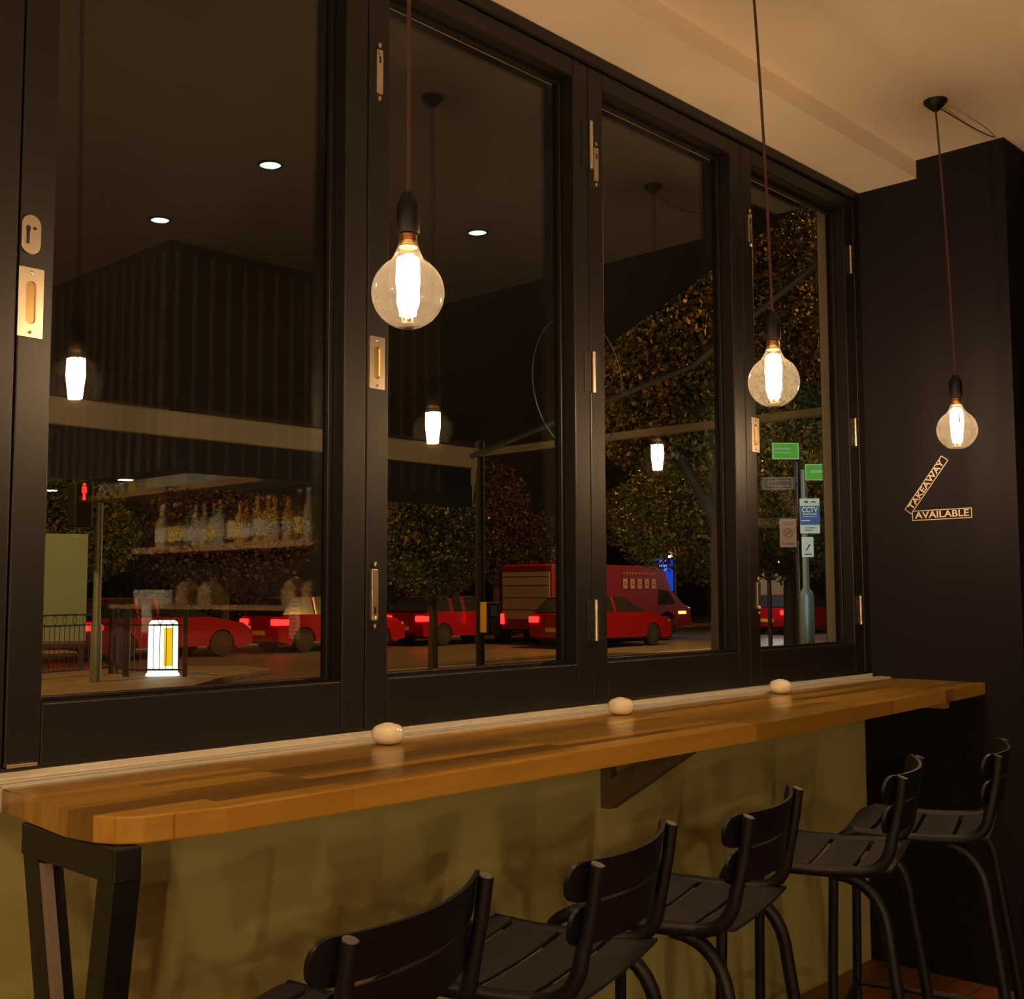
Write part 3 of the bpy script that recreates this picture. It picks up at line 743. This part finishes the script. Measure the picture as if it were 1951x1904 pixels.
# ------------------------------------------------------------------ street furniture
pb = thing('push_button_post', 'dark crossing post with a push button box standing beyond the second leaf', 'post', (8.16, 6.05, ZG))
bm = B(); lathe(bm, [(.0001, 0), (.065, 0), (.065, .06), (.046, .08), (.046, 3.02), (.0001, 3.04)], 20); obj('pole', bm, M['blackpost'], pb, smooth=True)
wb = .0
bm = B(); box(bm, -.02, .14, -.13, -.055+.06, 1.09, 1.42, .01, Matrix.Rotation(R(-35), 4, 'Z')); bx_ = obj('button_box', bm, M['blackpost'], pb)
bm = B(); box(bm, -.034, -.02, -.120, -.03, 1.12, 1.42, .003, Matrix.Rotation(R(-35), 4, 'Z')); obj('yellow_side', bm, M['yellow'], bx_)
bm = B(); box(bm, .02, .10, -.135, -.13, 1.28, 1.38, .002, Matrix.Rotation(R(-35), 4, 'Z')); obj('display', bm, mat('grey_green_display', (.12, .22, .20), .3), bx_)
bm = B(); box(bm, .02, .10, -.134, -.13, 1.12, 1.24, .002, Matrix.Rotation(R(-35), 4, 'Z')); obj('button_panel', bm, mat('dark_button_panel', (.03, .05, .05), .3), bx_)

ts_ = thing('pedestrian_signal', 'grey signal post with a red standing man lit, left of the bottle shelf', 'traffic signal', (9.08, 15.75, ZG+.10))
bm = B(); lathe(bm, [(.0001, 0), (.09, 0), (.09, .9), (.065, .95), (.060, 2.9), (.0001, 2.9)], 16); obj('pole', bm, M['galv'], ts_, smooth=True)
bm = B(); box(bm, -.51, -.19, -.18, .10, 2.48, 3.20, .03); hd = obj('signal_head', bm, M['blackpost'], ts_)
bm = B(); box(bm, -.20, .0, -.02, .02, 2.75, 2.8); obj('bracket', bm, M['blackpost'], ts_)
bm = B()
lathe(bm, [(.0001, -.002), (.026, -.002), (.026, .002), (.0001, .002)], 12, (0, 0, 0))
bmesh.ops.transform(bm, matrix=Matrix.Translation((0, 0, .115)) @ Matrix.Rotation(PI/2, 4, 'X'), verts=bm.verts)
prism(bm, [(-.035, .085), (.035, .085), (.045, -.02), (.022, -.02), (.024, -.135), (-.024, -.135), (-.022, -.02), (-.045, -.02)], -.002, .002, ax='Y')
o = obj('red_man', bm, M['redman'], hd, (-.36, -.19, 3.05), rot=(0, 0, R(-18)))

def bollard():
    t = thing('traffic_bollard', 'glowing white traffic bollard with a yellow front panel by the railings', 'bollard', (10.55, 16.22, ZG+.10), R(-30))
    bm = B(); n = 10; rings = []
    for z, w, d in ((0, .31, .20), (.03, .31, .20), (.06, .275, .17), (.5, .272, .17), (.90, .268, .165), (.95, .258, .155), (.985, .21, .12)):
        rings.append([bm.verts.new((a, b, z)) for a, b in [(p*w/.5, q*d/.5) for p, q in rrect(1, 1, .35, 4)]])
    for a, b in zip(rings, rings[1:]):
        for k in range(len(a)): bm.faces.new((a[k], a[(k+1) % len(a)], b[(k+1) % len(a)], b[k]))
    bm.faces.new(rings[0]); bm.faces.new(rings[-1])
    for v in bm.verts: v.co.x *= .91; v.co.y *= .82; v.co.z *= .97
    obj('shell', bm, M['bollardw'], t, smooth=True)
    bm = B(); box(bm, .01, .165, -.295, -.255, .18, .83, .01); obj('yellow_panel', bm, M['bollardy'], t)
    return t
bollard()

def railing(label, x0, y0, x1, y1):
    L = math.hypot(x1-x0, y1-y0); t = thing('guard_railing', label, 'railing', (x0, y0, ZG+.10), math.atan2(y1-y0, x1-x0), 'black guard railings by the crossing')
    bm = B(); box(bm, -.035, .035, -.03, .03, 0, 1.16, .005); obj('post', bm, M['blackpost'], t)
    bm = B(); box(bm, L-.035, L+.035, -.03, .03, 0, 1.16, .005); obj('post', bm, M['blackpost'], t)
    bm = B()
    for z in (.12, .88, 1.06): box(bm, .03, L-.03, -.014, .014, z-.014, z+.014)
    obj('rail', bm, M['blackpost'], t)
    bm = B(); n = int(L/.11)
    for k in range(1, n):
        x = L*k/n; tube(bm, [(x, 0, .12), (x, 0, .90)], .007, 5)
        if k % 2: 
            tube(bm, [(x-.045+.045*(1-math.cos(a)), 0, .97+.075*math.sin(a)) for a in [2*PI*j/10 for j in range(11)]], .006, 4, caps=False)
    obj('bars', bm, M['blackpost'], t); 
    return t
railing('black guard railing panel at far left behind the signal post', 7.8, 16.55, 10.20, 17.38)
railing('black guard railing panel between the signal post and the lit bollard', 10.26, 17.28, 10.02, 16.56)
railing('black guard railing panel running in front of the lit bollard', 10.00, 16.42, 10.66, 15.68)

def lamp_post(x, y, label):
    t = thing('sign_post', label, 'post', (x, y, ZG))
    bm = B(); lathe(bm, [(.0001, 0), (.10, 0), (.10, 1.45), (.088, 1.50), (.045, 1.56), (.040, 3.15), (.0001, 3.16)], 18); obj('pole', bm, M['galv'], t, smooth=True)
    return t
lpx, lpy = 14.0, 5.72
lamp_post(lpx, lpy, 'grey green sign post outside the fourth leaf carrying the CCTV notice')
FA = R(-52)   # signs face back towards the café
def plate(name, label, cat, x, y, z, w, h, mt, rz=FA, th=.01, bev=0):
    t = thing(name, label, cat, (x, y, z), rz)
    bm = B(); prism(bm, rrect(w, h, min(w, h)*.04, 3), -th/2, th/2, ax='Y'); o = obj('plate', bm, mt, t)
    return t
def strip(t, x0, x1, z0, z1, mt, name='printed_band', y=-.0075):
    bm = B(); box(bm, x0, x1, y-.001, y+.001, z0, z1); return obj(name, bm, mt, t)
def wr(t, s, size, z, mt, x=0, width=None, y=-.0105, bold=0):
    return text_mesh('lettering', s, size, mt, t, (x, y, z), (PI/2, 0, 0), .0008, width=width, bold=bold)
cc = plate('cctv_sign', 'white and blue CCTV notice fixed on the grey sign post', 'sign', lpx-.015, lpy-.09, 2.37, .26, .47, M['signwhite'])
strip(cc, -.128, .128, -.12, .135, M['signblue']); wr(cc, 'CCTV', .10, .080, M['signwhite'], width=.21, bold=.003)
strip(cc, -.09, .09, .016, .030, M['signwhite'], 'small_print', -.0095); strip(cc, -.09, .09, -.012, -.004, M['signwhite'], 'small_print', -.0095); strip(cc, -.11, .0, -.07, -.055, M['signwhite'], 'small_print', -.0095)
strip(cc, -.07, -.02, .175, .20, M['ink'], 'crest'); strip(cc, .02, .08, .18, .195, M['ink'], 'crest'); strip(cc, -.07, .07, -.165, -.155, M['ink'], 'small_print'); strip(cc, -.07, .03, -.195, -.185, M['ink'], 'small_print')
sm = plate('cycle_notice', 'small white notice with a slanted mark below the CCTV notice', 'sign', lpx-.03, lpy-.055, 1.955, .155, .27, M['signwhite'])
bm = B(); prism(bm, [(-.03, -.05), (-.015, -.05), (.035, .03), (.02, .04)], -.0085, -.0065, ax='Y'); obj('slanted_mark', bm, M['ink'], sm); strip(sm, -.05, .05, -.105, -.09, M['ink'], 'small_print')
g1 = plate('street_name_sign', 'bright green street sign high on the left of the black post', 'sign', 14.03, 6.0, 3.28, .38, .23, M['signgreen'], rz=R(-44))
for q in ((-.178, .178, .098, .108), (-.178, .178, -.108, -.098), (-.178, -.168, -.1, .1), (.168, .178, -.1, .1)): strip(g1, *q, M['signwhite'], 'border')
strip(g1, -.15, .06, .02, .045, mat('pale_green_print', (.3, .65, .3), .5), 'small_print'); strip(g1, -.15, .10, -.03, -.012, mat('pale_green_print_2', (.3, .65, .3), .5), 'small_print')
bm = B(); tube(bm, [(.10, .012, 0), (.26, .012, 0), (.30, .0, 0)], .008, 6); obj('mounting_arm', bm, M['galv'], g1)
g2 = plate('street_name_sign', 'bright green street sign just right of the sign post top', 'sign', lpx+.0, lpy-.21, 2.95, .34, .22, M['signgreen'], rz=R(-45))
for q in ((-.165, .165, .098, .106), (-.165, .165, -.106, -.098), (-.165, -.157, -.1, .1), (.157, .165, -.1, .1)): strip(g2, *q, M['signwhite'], 'border')
strip(g2, -.10, .12, -.01, .03, mat('pale_green_print_3', (.3, .65, .3), .5), 'small_print')
# second darker post with tan plates
t = thing('sign_post', 'black post just left of the CCTV post carrying the tan plates', 'post', (14.36, 6.02, ZG))
bm = B(); lathe(bm, [(.0001, 0), (.06, 0), (.06, 1.3), (.050, 1.4), (.050, 3.5), (.0001, 3.5)], 16); obj('pole', bm, M['blackpost'], t, smooth=True)
tn = plate('direction_sign', 'dim tan rounded direction sign left of the black post', 'sign', 14.0, 6.11, 2.84, .46, .18, mat('dark_olive_plate', (.06, .045, .02), .6))
bm = B()
for q in ((-.19, .19, .072, .080), (-.19, .19, -.080, -.072), (-.195, -.187, -.07, .07), (.187, .195, -.07, .07), (-.13, .16, .030, .040), (-.13, .16, -.040, -.030), (-.14, -.13, -.03, .03)): box(bm, q[0], q[1], -.0085, -.0065, q[2], q[3])
obj('outline', bm, M['signtan'], tn)
ns = plate('no_cycling_sign', 'tan prohibition notice with a crossed circle on the black post', 'sign', 14.10, 6.03, 2.16, .225, .39, M['signtan'])
bm = B(); tube(bm, [(.06*math.cos(2*PI*k/24), -.008, .0+.06*math.sin(2*PI*k/24)) for k in range(25)], .006, 5, caps=False); tube(bm, [(-.042, -.008, -.042), (.042, -.008, .042)], .006, 5); tube(bm, [(-.035, -.008, .03), (.03, -.008, -.02)], .004, 5)
obj('crossed_circle', bm, M['signred'], ns); strip(ns, -.08, .08, .135, .15, M['signred'], 'small_print'); strip(ns, -.08, .08, .115, .125, M['signred'], 'small_print'); strip(ns, -.09, .09, -.155, -.135, M['signred'], 'small_print')

for p_, xx in ((tn, .22), (ns, .10)):
    bm = B(); tube(bm, [(xx-.06, .010, 0), (xx+.10, .012, 0)], .008, 6); obj('mounting_clip', bm, M['blackpost'], p_)
bm = B(); tube(bm, [(.10, .006, .0), (.10, .16, .0)], .008, 6); obj('mounting_clip', bm, M['blackpost'], g2)
# blue information sign far off, behind the van
bs = thing('information_sign', 'lit blue information sign standing behind the red van', 'sign', (35.6, 23.7, ZG), R(-50))
bm = B(); lathe(bm, [(.0001, 0), (.06, 0), (.06, 3.7), (.0001, 3.2)], 10, (.42, .1, 0)); obj('pole', bm, M['blackpost'], bs)
bm = B(); box(bm, -.34, .34, -.04, .04, 1.55, 2.78, .01); obj('blue_panel', bm, M['bluelit'], bs)
for z, w in ((2.66, .46), (2.50, .38), (2.36, .30)): 
    bm = B(); n = int(w/.06)
    for k in range(n): box(bm, -w/2+k*.06-.03, -w/2+k*.06+.012-.02, -.047, -.041, z-.04, z+.04)
    obj('lettering', bm, M['whitelit'], bs)
bm = B(); box(bm, .10, .32, -.12, .0, 2.80, 2.88, .02); obj('lamp', bm, M['whiteglow'], bs)
bm = B(); box(bm, .18, .60, -.03, .02, 2.90, 3.22, .01); obj('square_plate', bm, M['signtan'], bs)

# pale green hoarding at far left
gp = thing('green_hoarding', 'tall pale green blank panel standing at the left edge behind the railings', 'hoarding', (11.0, 20.9, ZG), R(-24))
bm = B(); box(bm, -1.6, .42, -.03, .03, .55, 2.75, .01); obj('board', bm, M['greenpanel'], gp)
bm = B(); box(bm, -1.62, .45, -.06, .06, .38, .56, .05); obj('base_rail', bm, M['blackpost'], gp)
bm = B(); box(bm, -1.5, -1.42, -.04, .04, 0, .4); obj('leg', bm, M['blackpost'], gp)
bm = B(); box(bm, .3, .38, -.04, .04, 0, .4); obj('leg', bm, M['blackpost'], gp)

# ------------------------------------------------------------------ vehicles
def car(label, x, y, paint, L=4.2, H=1.42, heading=0):  # cars at rest, made up in place of red light streaks
    t = thing('car', label, 'car', (x, y, ZG), heading, 'red cars added in place of tail lamp streaks')
    W = .86
    low = [(-L/2, .30), (-L/2-.02, .55), (-L/2+.03, .92), (-L/2+.25, .98), (L/2-1.15, .96), (L/2-.25, .80), (L/2, .60), (L/2, .28)]
    # wheel arches
    arch = []
    for wx in (L/2-.85, -L/2+.80):
        arch += [(wx+.36*math.cos(a), .30+.36*math.sin(a)) for a in [R(-5+190*k/8) for k in range(9)]]
    poly = low+[(L/2-.4, .20)]+[(a, max(.2, b)) for a, b in arch[:9]]+[(a, max(.2, b)) for a, b in arch[9:]]+[(-L/2+.35, .20)]
    bm = B(); prism(bm, poly, -W, W, ax='Y'); obj('body', bm, paint, t)
    bm = B()
    A = [(-L/2+.12, .975), (-L/2+.55, H-.04), (-L/2+1.0, H), (L/2-2.0, H-.02), (L/2-1.15, .95)]
    lo = [bm.verts.new((a, -W*(.97-.22*max(0, (b-.96)/.46)), b)) for a, b in A]; hi = [bm.verts.new((a, W*(.97-.22*max(0, (b-.96)/.46)), b)) for a, b in A]
    bm.faces.new(lo); bm.faces.new(hi[::-1])
    for k in range(5): bm.faces.new((lo[k], lo[(k+1) % 5], hi[(k+1) % 5], hi[k]))
    obj('cabin_glass', bm, M['carglass'], t)
    bm = B(); prism(bm, [(-L/2+.5, H-.045), (-L/2+1.0, H+.012), (L/2-2.0, H-.005), (L/2-1.85, H-.06)], -W*.74, W*.74, ax='Y')
    for xx in (-L/2+1.15, L/2-2.55):
        for s in (-1, 1):
            tube(bm, [(xx, s*W*.96, .96), (xx+.02, s*W*.76, H-.02)], .04, 5)
    obj('roof', bm, paint, t)
    for wx in (L/2-.85, -L/2+.80):
        for s in (-1, 1):
            bm = B(); lathe(bm, [(.0001, -.1), (.30, -.1), (.315, -.07), (.315, .07), (.30, .1), (.0001, .1)], 20); w = obj('wheel', bm, M['tyre'], t, (wx, s*(W-.10), .315), rot=(PI/2, 0, 0))
            bm = B(); lathe(bm, [(.0001, -.105), (.19, -.105), (.19, .105), (.0001, .105)], 12); obj('wheel_rim', bm, M['facade'], w)
    for s in (-1, 1):
        bm = B(); box(bm, -L/2-.035, -L/2+.30, s*(W-.16)-.17, s*(W-.16)+.17, .70, .86, .02); obj('tail_lamp', bm, M['taillight'], t)
        bm = B(); box(bm, L/2-.30, L/2-.02, s*(W-.18)-.16, s*(W-.18)+.165, .60, .72, .02); obj('head_lamp', bm, M['headlight'], t)
    bm = B(); box(bm, -L/2-.03, -L/2, -.26, .26, .45, .56); obj('number_plate', bm, M['yellow'], t)
    return t
c0 = car('red hatchback added for tail lamp streaks, at the left behind the lit bollard and railings', 14.4, 23.2, M['red'])
dup(c0, (19.4, 23.2, ZG), 0, 'red hatchback added for tail lamp streaks, in the far lane ahead of the leftmost car')
dup(c0, (24.3, 23.2, ZG), 0, 'red hatchback added for tail lamp streaks, far lane, seen through the second leaf')
dup(c0, (25.6, 18.6, ZG), 0, 'red hatchback added for tail lamp streaks, standing in front of the red van')
dup(c0, (38.0, 19.5, ZG), 0, 'red hatchback added for tail lamp streaks, farthest right, seen through the fourth leaf')

def van():
    t = thing('delivery_van', 'dark red high box van with five white squares on its side', 'van', (24.6, 20.6, ZG), 0)
    L = 7.0; W = 1.0
    bm = B(); prism(bm, [(0, .45), (0, 2.28), (.1, 2.33), (4.9, 2.33), (5.4, 2.15), (5.7, 1.55), (6.3, 1.15), (6.75, 1.0), (6.85, .45), (6.0, .40), (5.9, .80), (5.5, .95), (5.1, .80), (5.0, .40), (1.75, .40), (1.65, .80), (1.25, .95), (.85, .80), (.75, .40)], -W, W, ax='Y', bev=.02); obj('body', bm, M['redvan'], t)
    bm = B(); prism(bm, [(1.9, .45), (1.9, 1.5), (2.4, 1.35), (2.9, 1.0), (3.2, .45)], -W-.008, -W+.0, ax='Y'); obj('white_swoosh', bm, M['vanwhite'], t)
    bm = B()
    for k in range(5):
        x = 3.35+k*.36
        prism(bm, [(x-.1, 1.62), (x+.1, 1.62), (x+.1, 1.92), (x-.1, 1.92)], -W-.01, -W, ax='Y')
    obj('white_squares', bm, M['vanwhite'], t)
    bm = B()
    for k in range(5):
        x = 3.35+k*.36; box(bm, x-.03, x+.06, -W-.014, -W-.01, 1.73, 1.76); box(bm, x-.05, x+.03, -W-.014, -W-.01, 1.80, 1.83)
    obj('square_marks', bm, M['redvan'], t)
    bm = B()
    for k in range(11): box(bm, 3.25+k*.15, 3.33+k*.15, -W-.01, -W, 2.06, 2.12)
    obj('small_lettering', bm, M['signtan'], t)
    bm = B(); prism(bm, [(5.0, 1.1), (5.05, 1.6), (5.55, 1.55), (5.95, 1.15)], -W-.006, -W+.001, ax='Y'); obj('side_window', bm, M['carglass'], t)
    bm = B(); prism(bm, [(5.45, 2.09), (5.72, 1.53), (6.25, 1.16), (6.26, 1.2), (5.75, 1.58), (5.5, 2.1)], -.85, .85, ax='Y'); obj('windscreen', bm, M['carglass'], t)
    bm = B(); box(bm, -.02, .0, -.92, .92, .75, 2.1); d = obj('rear_door', bm, M['vanwhite'], t)
    bm = B()
    for z in (1.0, 1.35, 1.7, 1.95): box(bm, -.035, -.02, -.9, .9, z, z+.03)
    obj('door_rib', bm, M['redvan'], d)
    for wx in (1.25, 5.5):
        for s in (-1, 1):
            bm = B(); lathe(bm, [(.0001, -.11), (.36, -.11), (.38, -.08), (.38, .08), (.36, .11), (.0001, .11)], 20); obj('wheel', bm, M['tyre'], t, (wx, s*(W-.12), .38), rot=(PI/2, 0, 0))
    for s in (-1, 1):
        bm = B(); box(bm, -.04, .02, s*.93-.06, s*.93+.06, .6, .9); obj('tail_lamp', bm, M['taillight'], t)
        bm = B(); box(bm, 6.6, 6.86, s*.75-.15, s*.75+.15, .75, .92, .02); obj('head_lamp', bm, M['headlight'], t)
    bm = B(); box(bm, 6.1, 6.5, -W-.01, -W+.02, .82, .90); obj('side_indicator', bm, M['indicator'], t)
van()

# ------------------------------------------------------------------ trees and hedges
def foliage_bm(blobs, n, leaf):
    bm = B(); tot = sum(b[3]**2 for b in blobs)
    for (cx, cy, cz, rr, fz) in blobs:
        for _ in range(int(n*rr*rr/tot)):
            d = Vector((random.gauss(0, 1), random.gauss(0, 1), random.gauss(0, 1))).normalized()*rr*(random.random()**.4)
            c = Vector((cx+d.x, cy+d.y, cz+d.z*fz))
            a = Vector((random.gauss(0, 1), random.gauss(0, 1), random.gauss(0, 1))).normalized(); b = a.orthogonal().normalized()
            b.rotate(Matrix.Rotation(random.random()*6.3, 3, a)); s = leaf*random.uniform(.6, 1.25)
            bm.faces.new([bm.verts.new(c+q) for q in (a*s, b*s*.55, -a*s*.9, -b*s*.55)])
    return bm
def tree(label, x, y, blobs, n, leaf, mt, trunk=.14, name='tree', cat='tree', top=None, group=None):
    t = thing(name, label, cat, (x, y, ZG), 0, group)
    me = foliage_bm(blobs, n, leaf)
    m_ = bpy.data.meshes.new('foliage'); me.to_mesh(m_); me.free(); m_.materials.append(mt)
    o = bpy.data.objects.new('foliage', m_); COL.objects.link(o); o.parent = t
    if trunk:
        z = top or blobs[0][2]
        bm = B(); tube(bm, [(0, 0, 0), (.03, .02, z*.5), (-.03, 0, z)], [trunk, trunk*.8, trunk*.5], 8)
        for (cx, cy, cz, rr, fz) in blobs[:4]: tube(bm, [(0, 0, z*.55), (cx*.5, cy*.5, (z*.55+cz)/2+.1), (cx, cy, cz)], [trunk*.5, trunk*.35, trunk*.15], 6)
        obj('trunk', bm, M['bark'], t, smooth=True)
    return t
tree('round olive street tree seen through the second leaf, left of the crossing post', 15.0, 14.15, [(0, 0, 2.35, 1.15, .85), (.5, .2, 3.0, .9, .8), (-.5, 0, 3.0, .9, .8), (0, .3, 3.6, .9, .8)], 22000, .048, M['leafB'], .10, top=2.2)
tree('large autumn tree spreading behind the third and fourth leaves', 16.1, 8.4, [(-.4, 0, 4.8, 1.5, .9), (-1.5, .5, 4.5, 1.1, .9), (1.2, -.6, 5.6, 1.5, .9), (-.6, .8, 4.2, 1.0, .8), (1.6, -1.2, 4.5, 1.2, .9), (.5, 0, 6.2, 1.5, .8), (2.6, -1.8, 5.2, 1.5, 1), (-1.5, .6, 6.0, 1.6, .9), (-.3, .3, 7.4, 1.6, .9), (1.9, -1.0, 7.3, 1.6, .9)], 72000, .055, M['leafA'], .22, top=4.6)
tree('green leafed tree hanging over the green street signs', 22.5, 7.2, [(0, 0, 3.9, 1.2, .9), (1.0, -.4, 3.2, 1.0, .9), (-.6, .4, 4.6, 1.2, .9), (1.2, 0, 4.8, 1.3, .9)], 20000, .06, M['leafD'], .15, top=4.0)
tree('dark olive tree behind the sign posts in the fourth leaf', 25.5, 12.6, [(0, 0, 3.1, 1.6, .9), (1.3, -.9, 3.6, 1.6, .9), (-1.2, .8, 3.0, 1.5, .9), (-2.6, 1.6, 3.4, 1.6, .9), (0, 0, 4.8, 1.8, .9), (-2, 1, 5, 1.8, .9)], 32000, .07, M['leafB'], .18, top=3.4)
tree('dark tree behind the spirit bottles at the left of the street', 14.3, 28.5, [(0, 0, 2.9, 1.5, .9), (1.2, .3, 3.1, 1.4, .9), (-1.2, 0, 2.9, 1.2, .9), (.3, .3, 4.2, 1.7, .9)], 20000, .075, M['leafB'], .16, top=2.9)
tree('dark tree across the road behind the mirrored menu card', 20.3, 29.5, [(0, 0, 3.1, 1.8, .9), (-1.8, .3, 3.1, 1.6, .9), (1.8, .3, 3.3, 1.6, .9), (.3, .3, 4.8, 2.0, .9)], 20000, .08, M['leafC'], .16, top=2.9)
tree('russet tree across the road above the red van roof', 32.0, 29.0, [(0, 0, 3.3, 1.7, .9), (-2, .5, 3.0, 1.6, .9), (2, -.5, 3.3, 1.6, .9), (-.5, .4, 4.9, 2.0, .9)], 20000, .085, M['leafC'], .18, top=3.2)
tree('dark tree right of the blue information sign', 43.0, 29.0, [(0, 0, 3.4, 1.9, .9), (2.2, -1, 3.3, 1.8, .9), (1, 0, 5.4, 2.4, .9), (3.5, -1, 5.3, 2.2, .9), (-1.5, .5, 4.9, 1.8, .9)], 20000, .09, M['leafA'], .2, top=3.4)
tree('low clipped dark hedge along the far pavement', 28.0, 33.5, [(k*1.3-16, 0, 1.0, 1.0, .9) for k in range(26)], 14000, .10, M['leafC'], 0, name='hedge', cat='hedge')

# far side: brick wall, dark terrace with dim windows, pale kiosk
bm = B(); box(bm, 12.0, 16.5, 31.6, 31.85, ZG+.1, 1.45); tag(obj('brick_wall', bm, M['brick']), 'low brown brick wall across the road behind the signal post', 'wall')
def far_building(label, x0, x1, y, h, wins):
    t = thing('far_building', label, 'building', (x0, y, ZG))
    bm = B(); box(bm, 0, x1-x0, 0, 6, 0, h); obj('walls', bm, M['facade'], t)
    for (wx, wz, ww, wh) in wins:
        bm = B(); box(bm, wx, wx+ww, -.03, 0, wz, wz+wh); obj('window', bm, M['litwin'], t)
    return t
far_building('dark terrace beyond the trees at the left', -10, 22, 36, 9, [(26, 3.2, .7, 1.0)])
far_building('dark block beyond the trees at centre and right', 23, 90, 36, 12, [(16, 3.6, .5, .9), (20, 3.0, .6, .8), (26, 5.4, .5, .8)])
t = thing('white_kiosk', 'pale lit kiosk wall glimpsed low behind the fourth leaf', 'kiosk', (38.5, 21.5, ZG), R(-40))
bm = B(); box(bm, -1.2, 1.3, -.1, 1.5, 0, 2.4, .02); obj('walls', bm, M['vanwhite'], t)
bm = B(); box(bm, -.6, .1, -.13, -.1, .6, 1.4); obj('shutter', bm, M['facade'], t)
t = thing('utility_cabinet', 'small grey utility cabinet far across the road, right of the van', 'cabinet', (33.0, 19.0, ZG), R(-45))
bm = B(); box(bm, -.45, .45, -.2, .2, 0, 1.35, .02); obj('housing', bm, mat('grey_cabinet', (.22, .21, .21), .6), t)
bm = B(); box(bm, -.42, .42, -.215, -.2, .1, 1.28); obj('door', bm, mat('grey_cabinet_door', (.18, .17, .17), .6), t)

# ------------------------------------------------------------------ street lamps (their light is the street's light)
def street_lamp(label, x, y, h, power, col, lens, arm=(1.2, 0), rad=.16):
    t = thing('street_lamp', label, 'street lamp', (x, y, ZG), 0, 'street lamps along the road')
    ax, ay = arm
    bm = B(); tube(bm, [(0, 0, 0), (0, 0, h*.95)]+[tuple(q) for q in bez((0, 0, h*.95), (0, 0, h), (ax, ay, h), 5)][1:], .06, 8); obj('post', bm, M['blackpost'], t, smooth=True)
    bm = B(); lathe(bm, [(.0001, .05), (.10, .03), (.17, -.03), (.0001, -.03)], 14, (ax, ay, h)); obj('lamp_head', bm, M['blackpost'], t)
    bm = B(); lathe(bm, [(.0001, -.035), (rad, -.035), (rad*.7, -.10), (.0001, -.12)], 14, (ax, ay, h)); obj('lens', bm, lens, t, smooth=True)
    if power:
        l_ = light('street_light', 'POINT', (x+ax, y+ay, ZG+h-.30), power, col, .15)
    return t
street_lamp('tall orange street lamp on the near pavement left of the windows', 2.5, 4.6, 8.0, STREET_W*.6, SODIUM, M['streetglow'], (0, 1.5))
street_lamp('tall orange street lamp on the traffic island', 3.5, 15.5, 8.5, STREET_W*1.1, SODIUM, M['streetglow'], (1.6, -.5))
street_lamp('tall orange street lamp on the near pavement beyond the fourth leaf', 21.0, 3.2, 8.0, STREET_W*1.0, SODIUM, M['streetglow'], (-.5, .8))
street_lamp('tall orange street lamp across the road glowing through the autumn tree', 28.4, 14.9, 7.4, STREET_W*1.3, SODIUM, M['streetglow'], (-3.7, 0))
street_lamp('short white lamp glowing far off above the pale kiosk', 35.2, 19.5, 2.6, 120, (.9, 1, 1), M['whiteglow'], (.2, -.7), .13)

# added cool white flood lamp, out of view, brightens the signs over the pavement
t = thing('sign_fill_floodlight', 'added cool white floodlight brightening the street signs, out of view', 'floodlight', (6.2, .6, 3.6))
bm = B(); box(bm, -.12, .12, -.06, .10, -.08, .08, .02); obj('housing', bm, M['blackpost'], t)
bm = B(); box(bm, .12, .13, -.05, .09, -.07, .07); obj('lens', bm, M['whiteglow'], t)
bm = B(); box(bm, -.03, .03, -.44, -.05, -.02, .02); obj('bracket_arm', bm, M['blackpost'], t)
light('flood', 'SPOT', (6.4, .62, 3.6), 1500, (.72, .95, .85), .08, (14.2, 5.8, 2.6), 26)  # unseen spot put in to brighten the sign plates
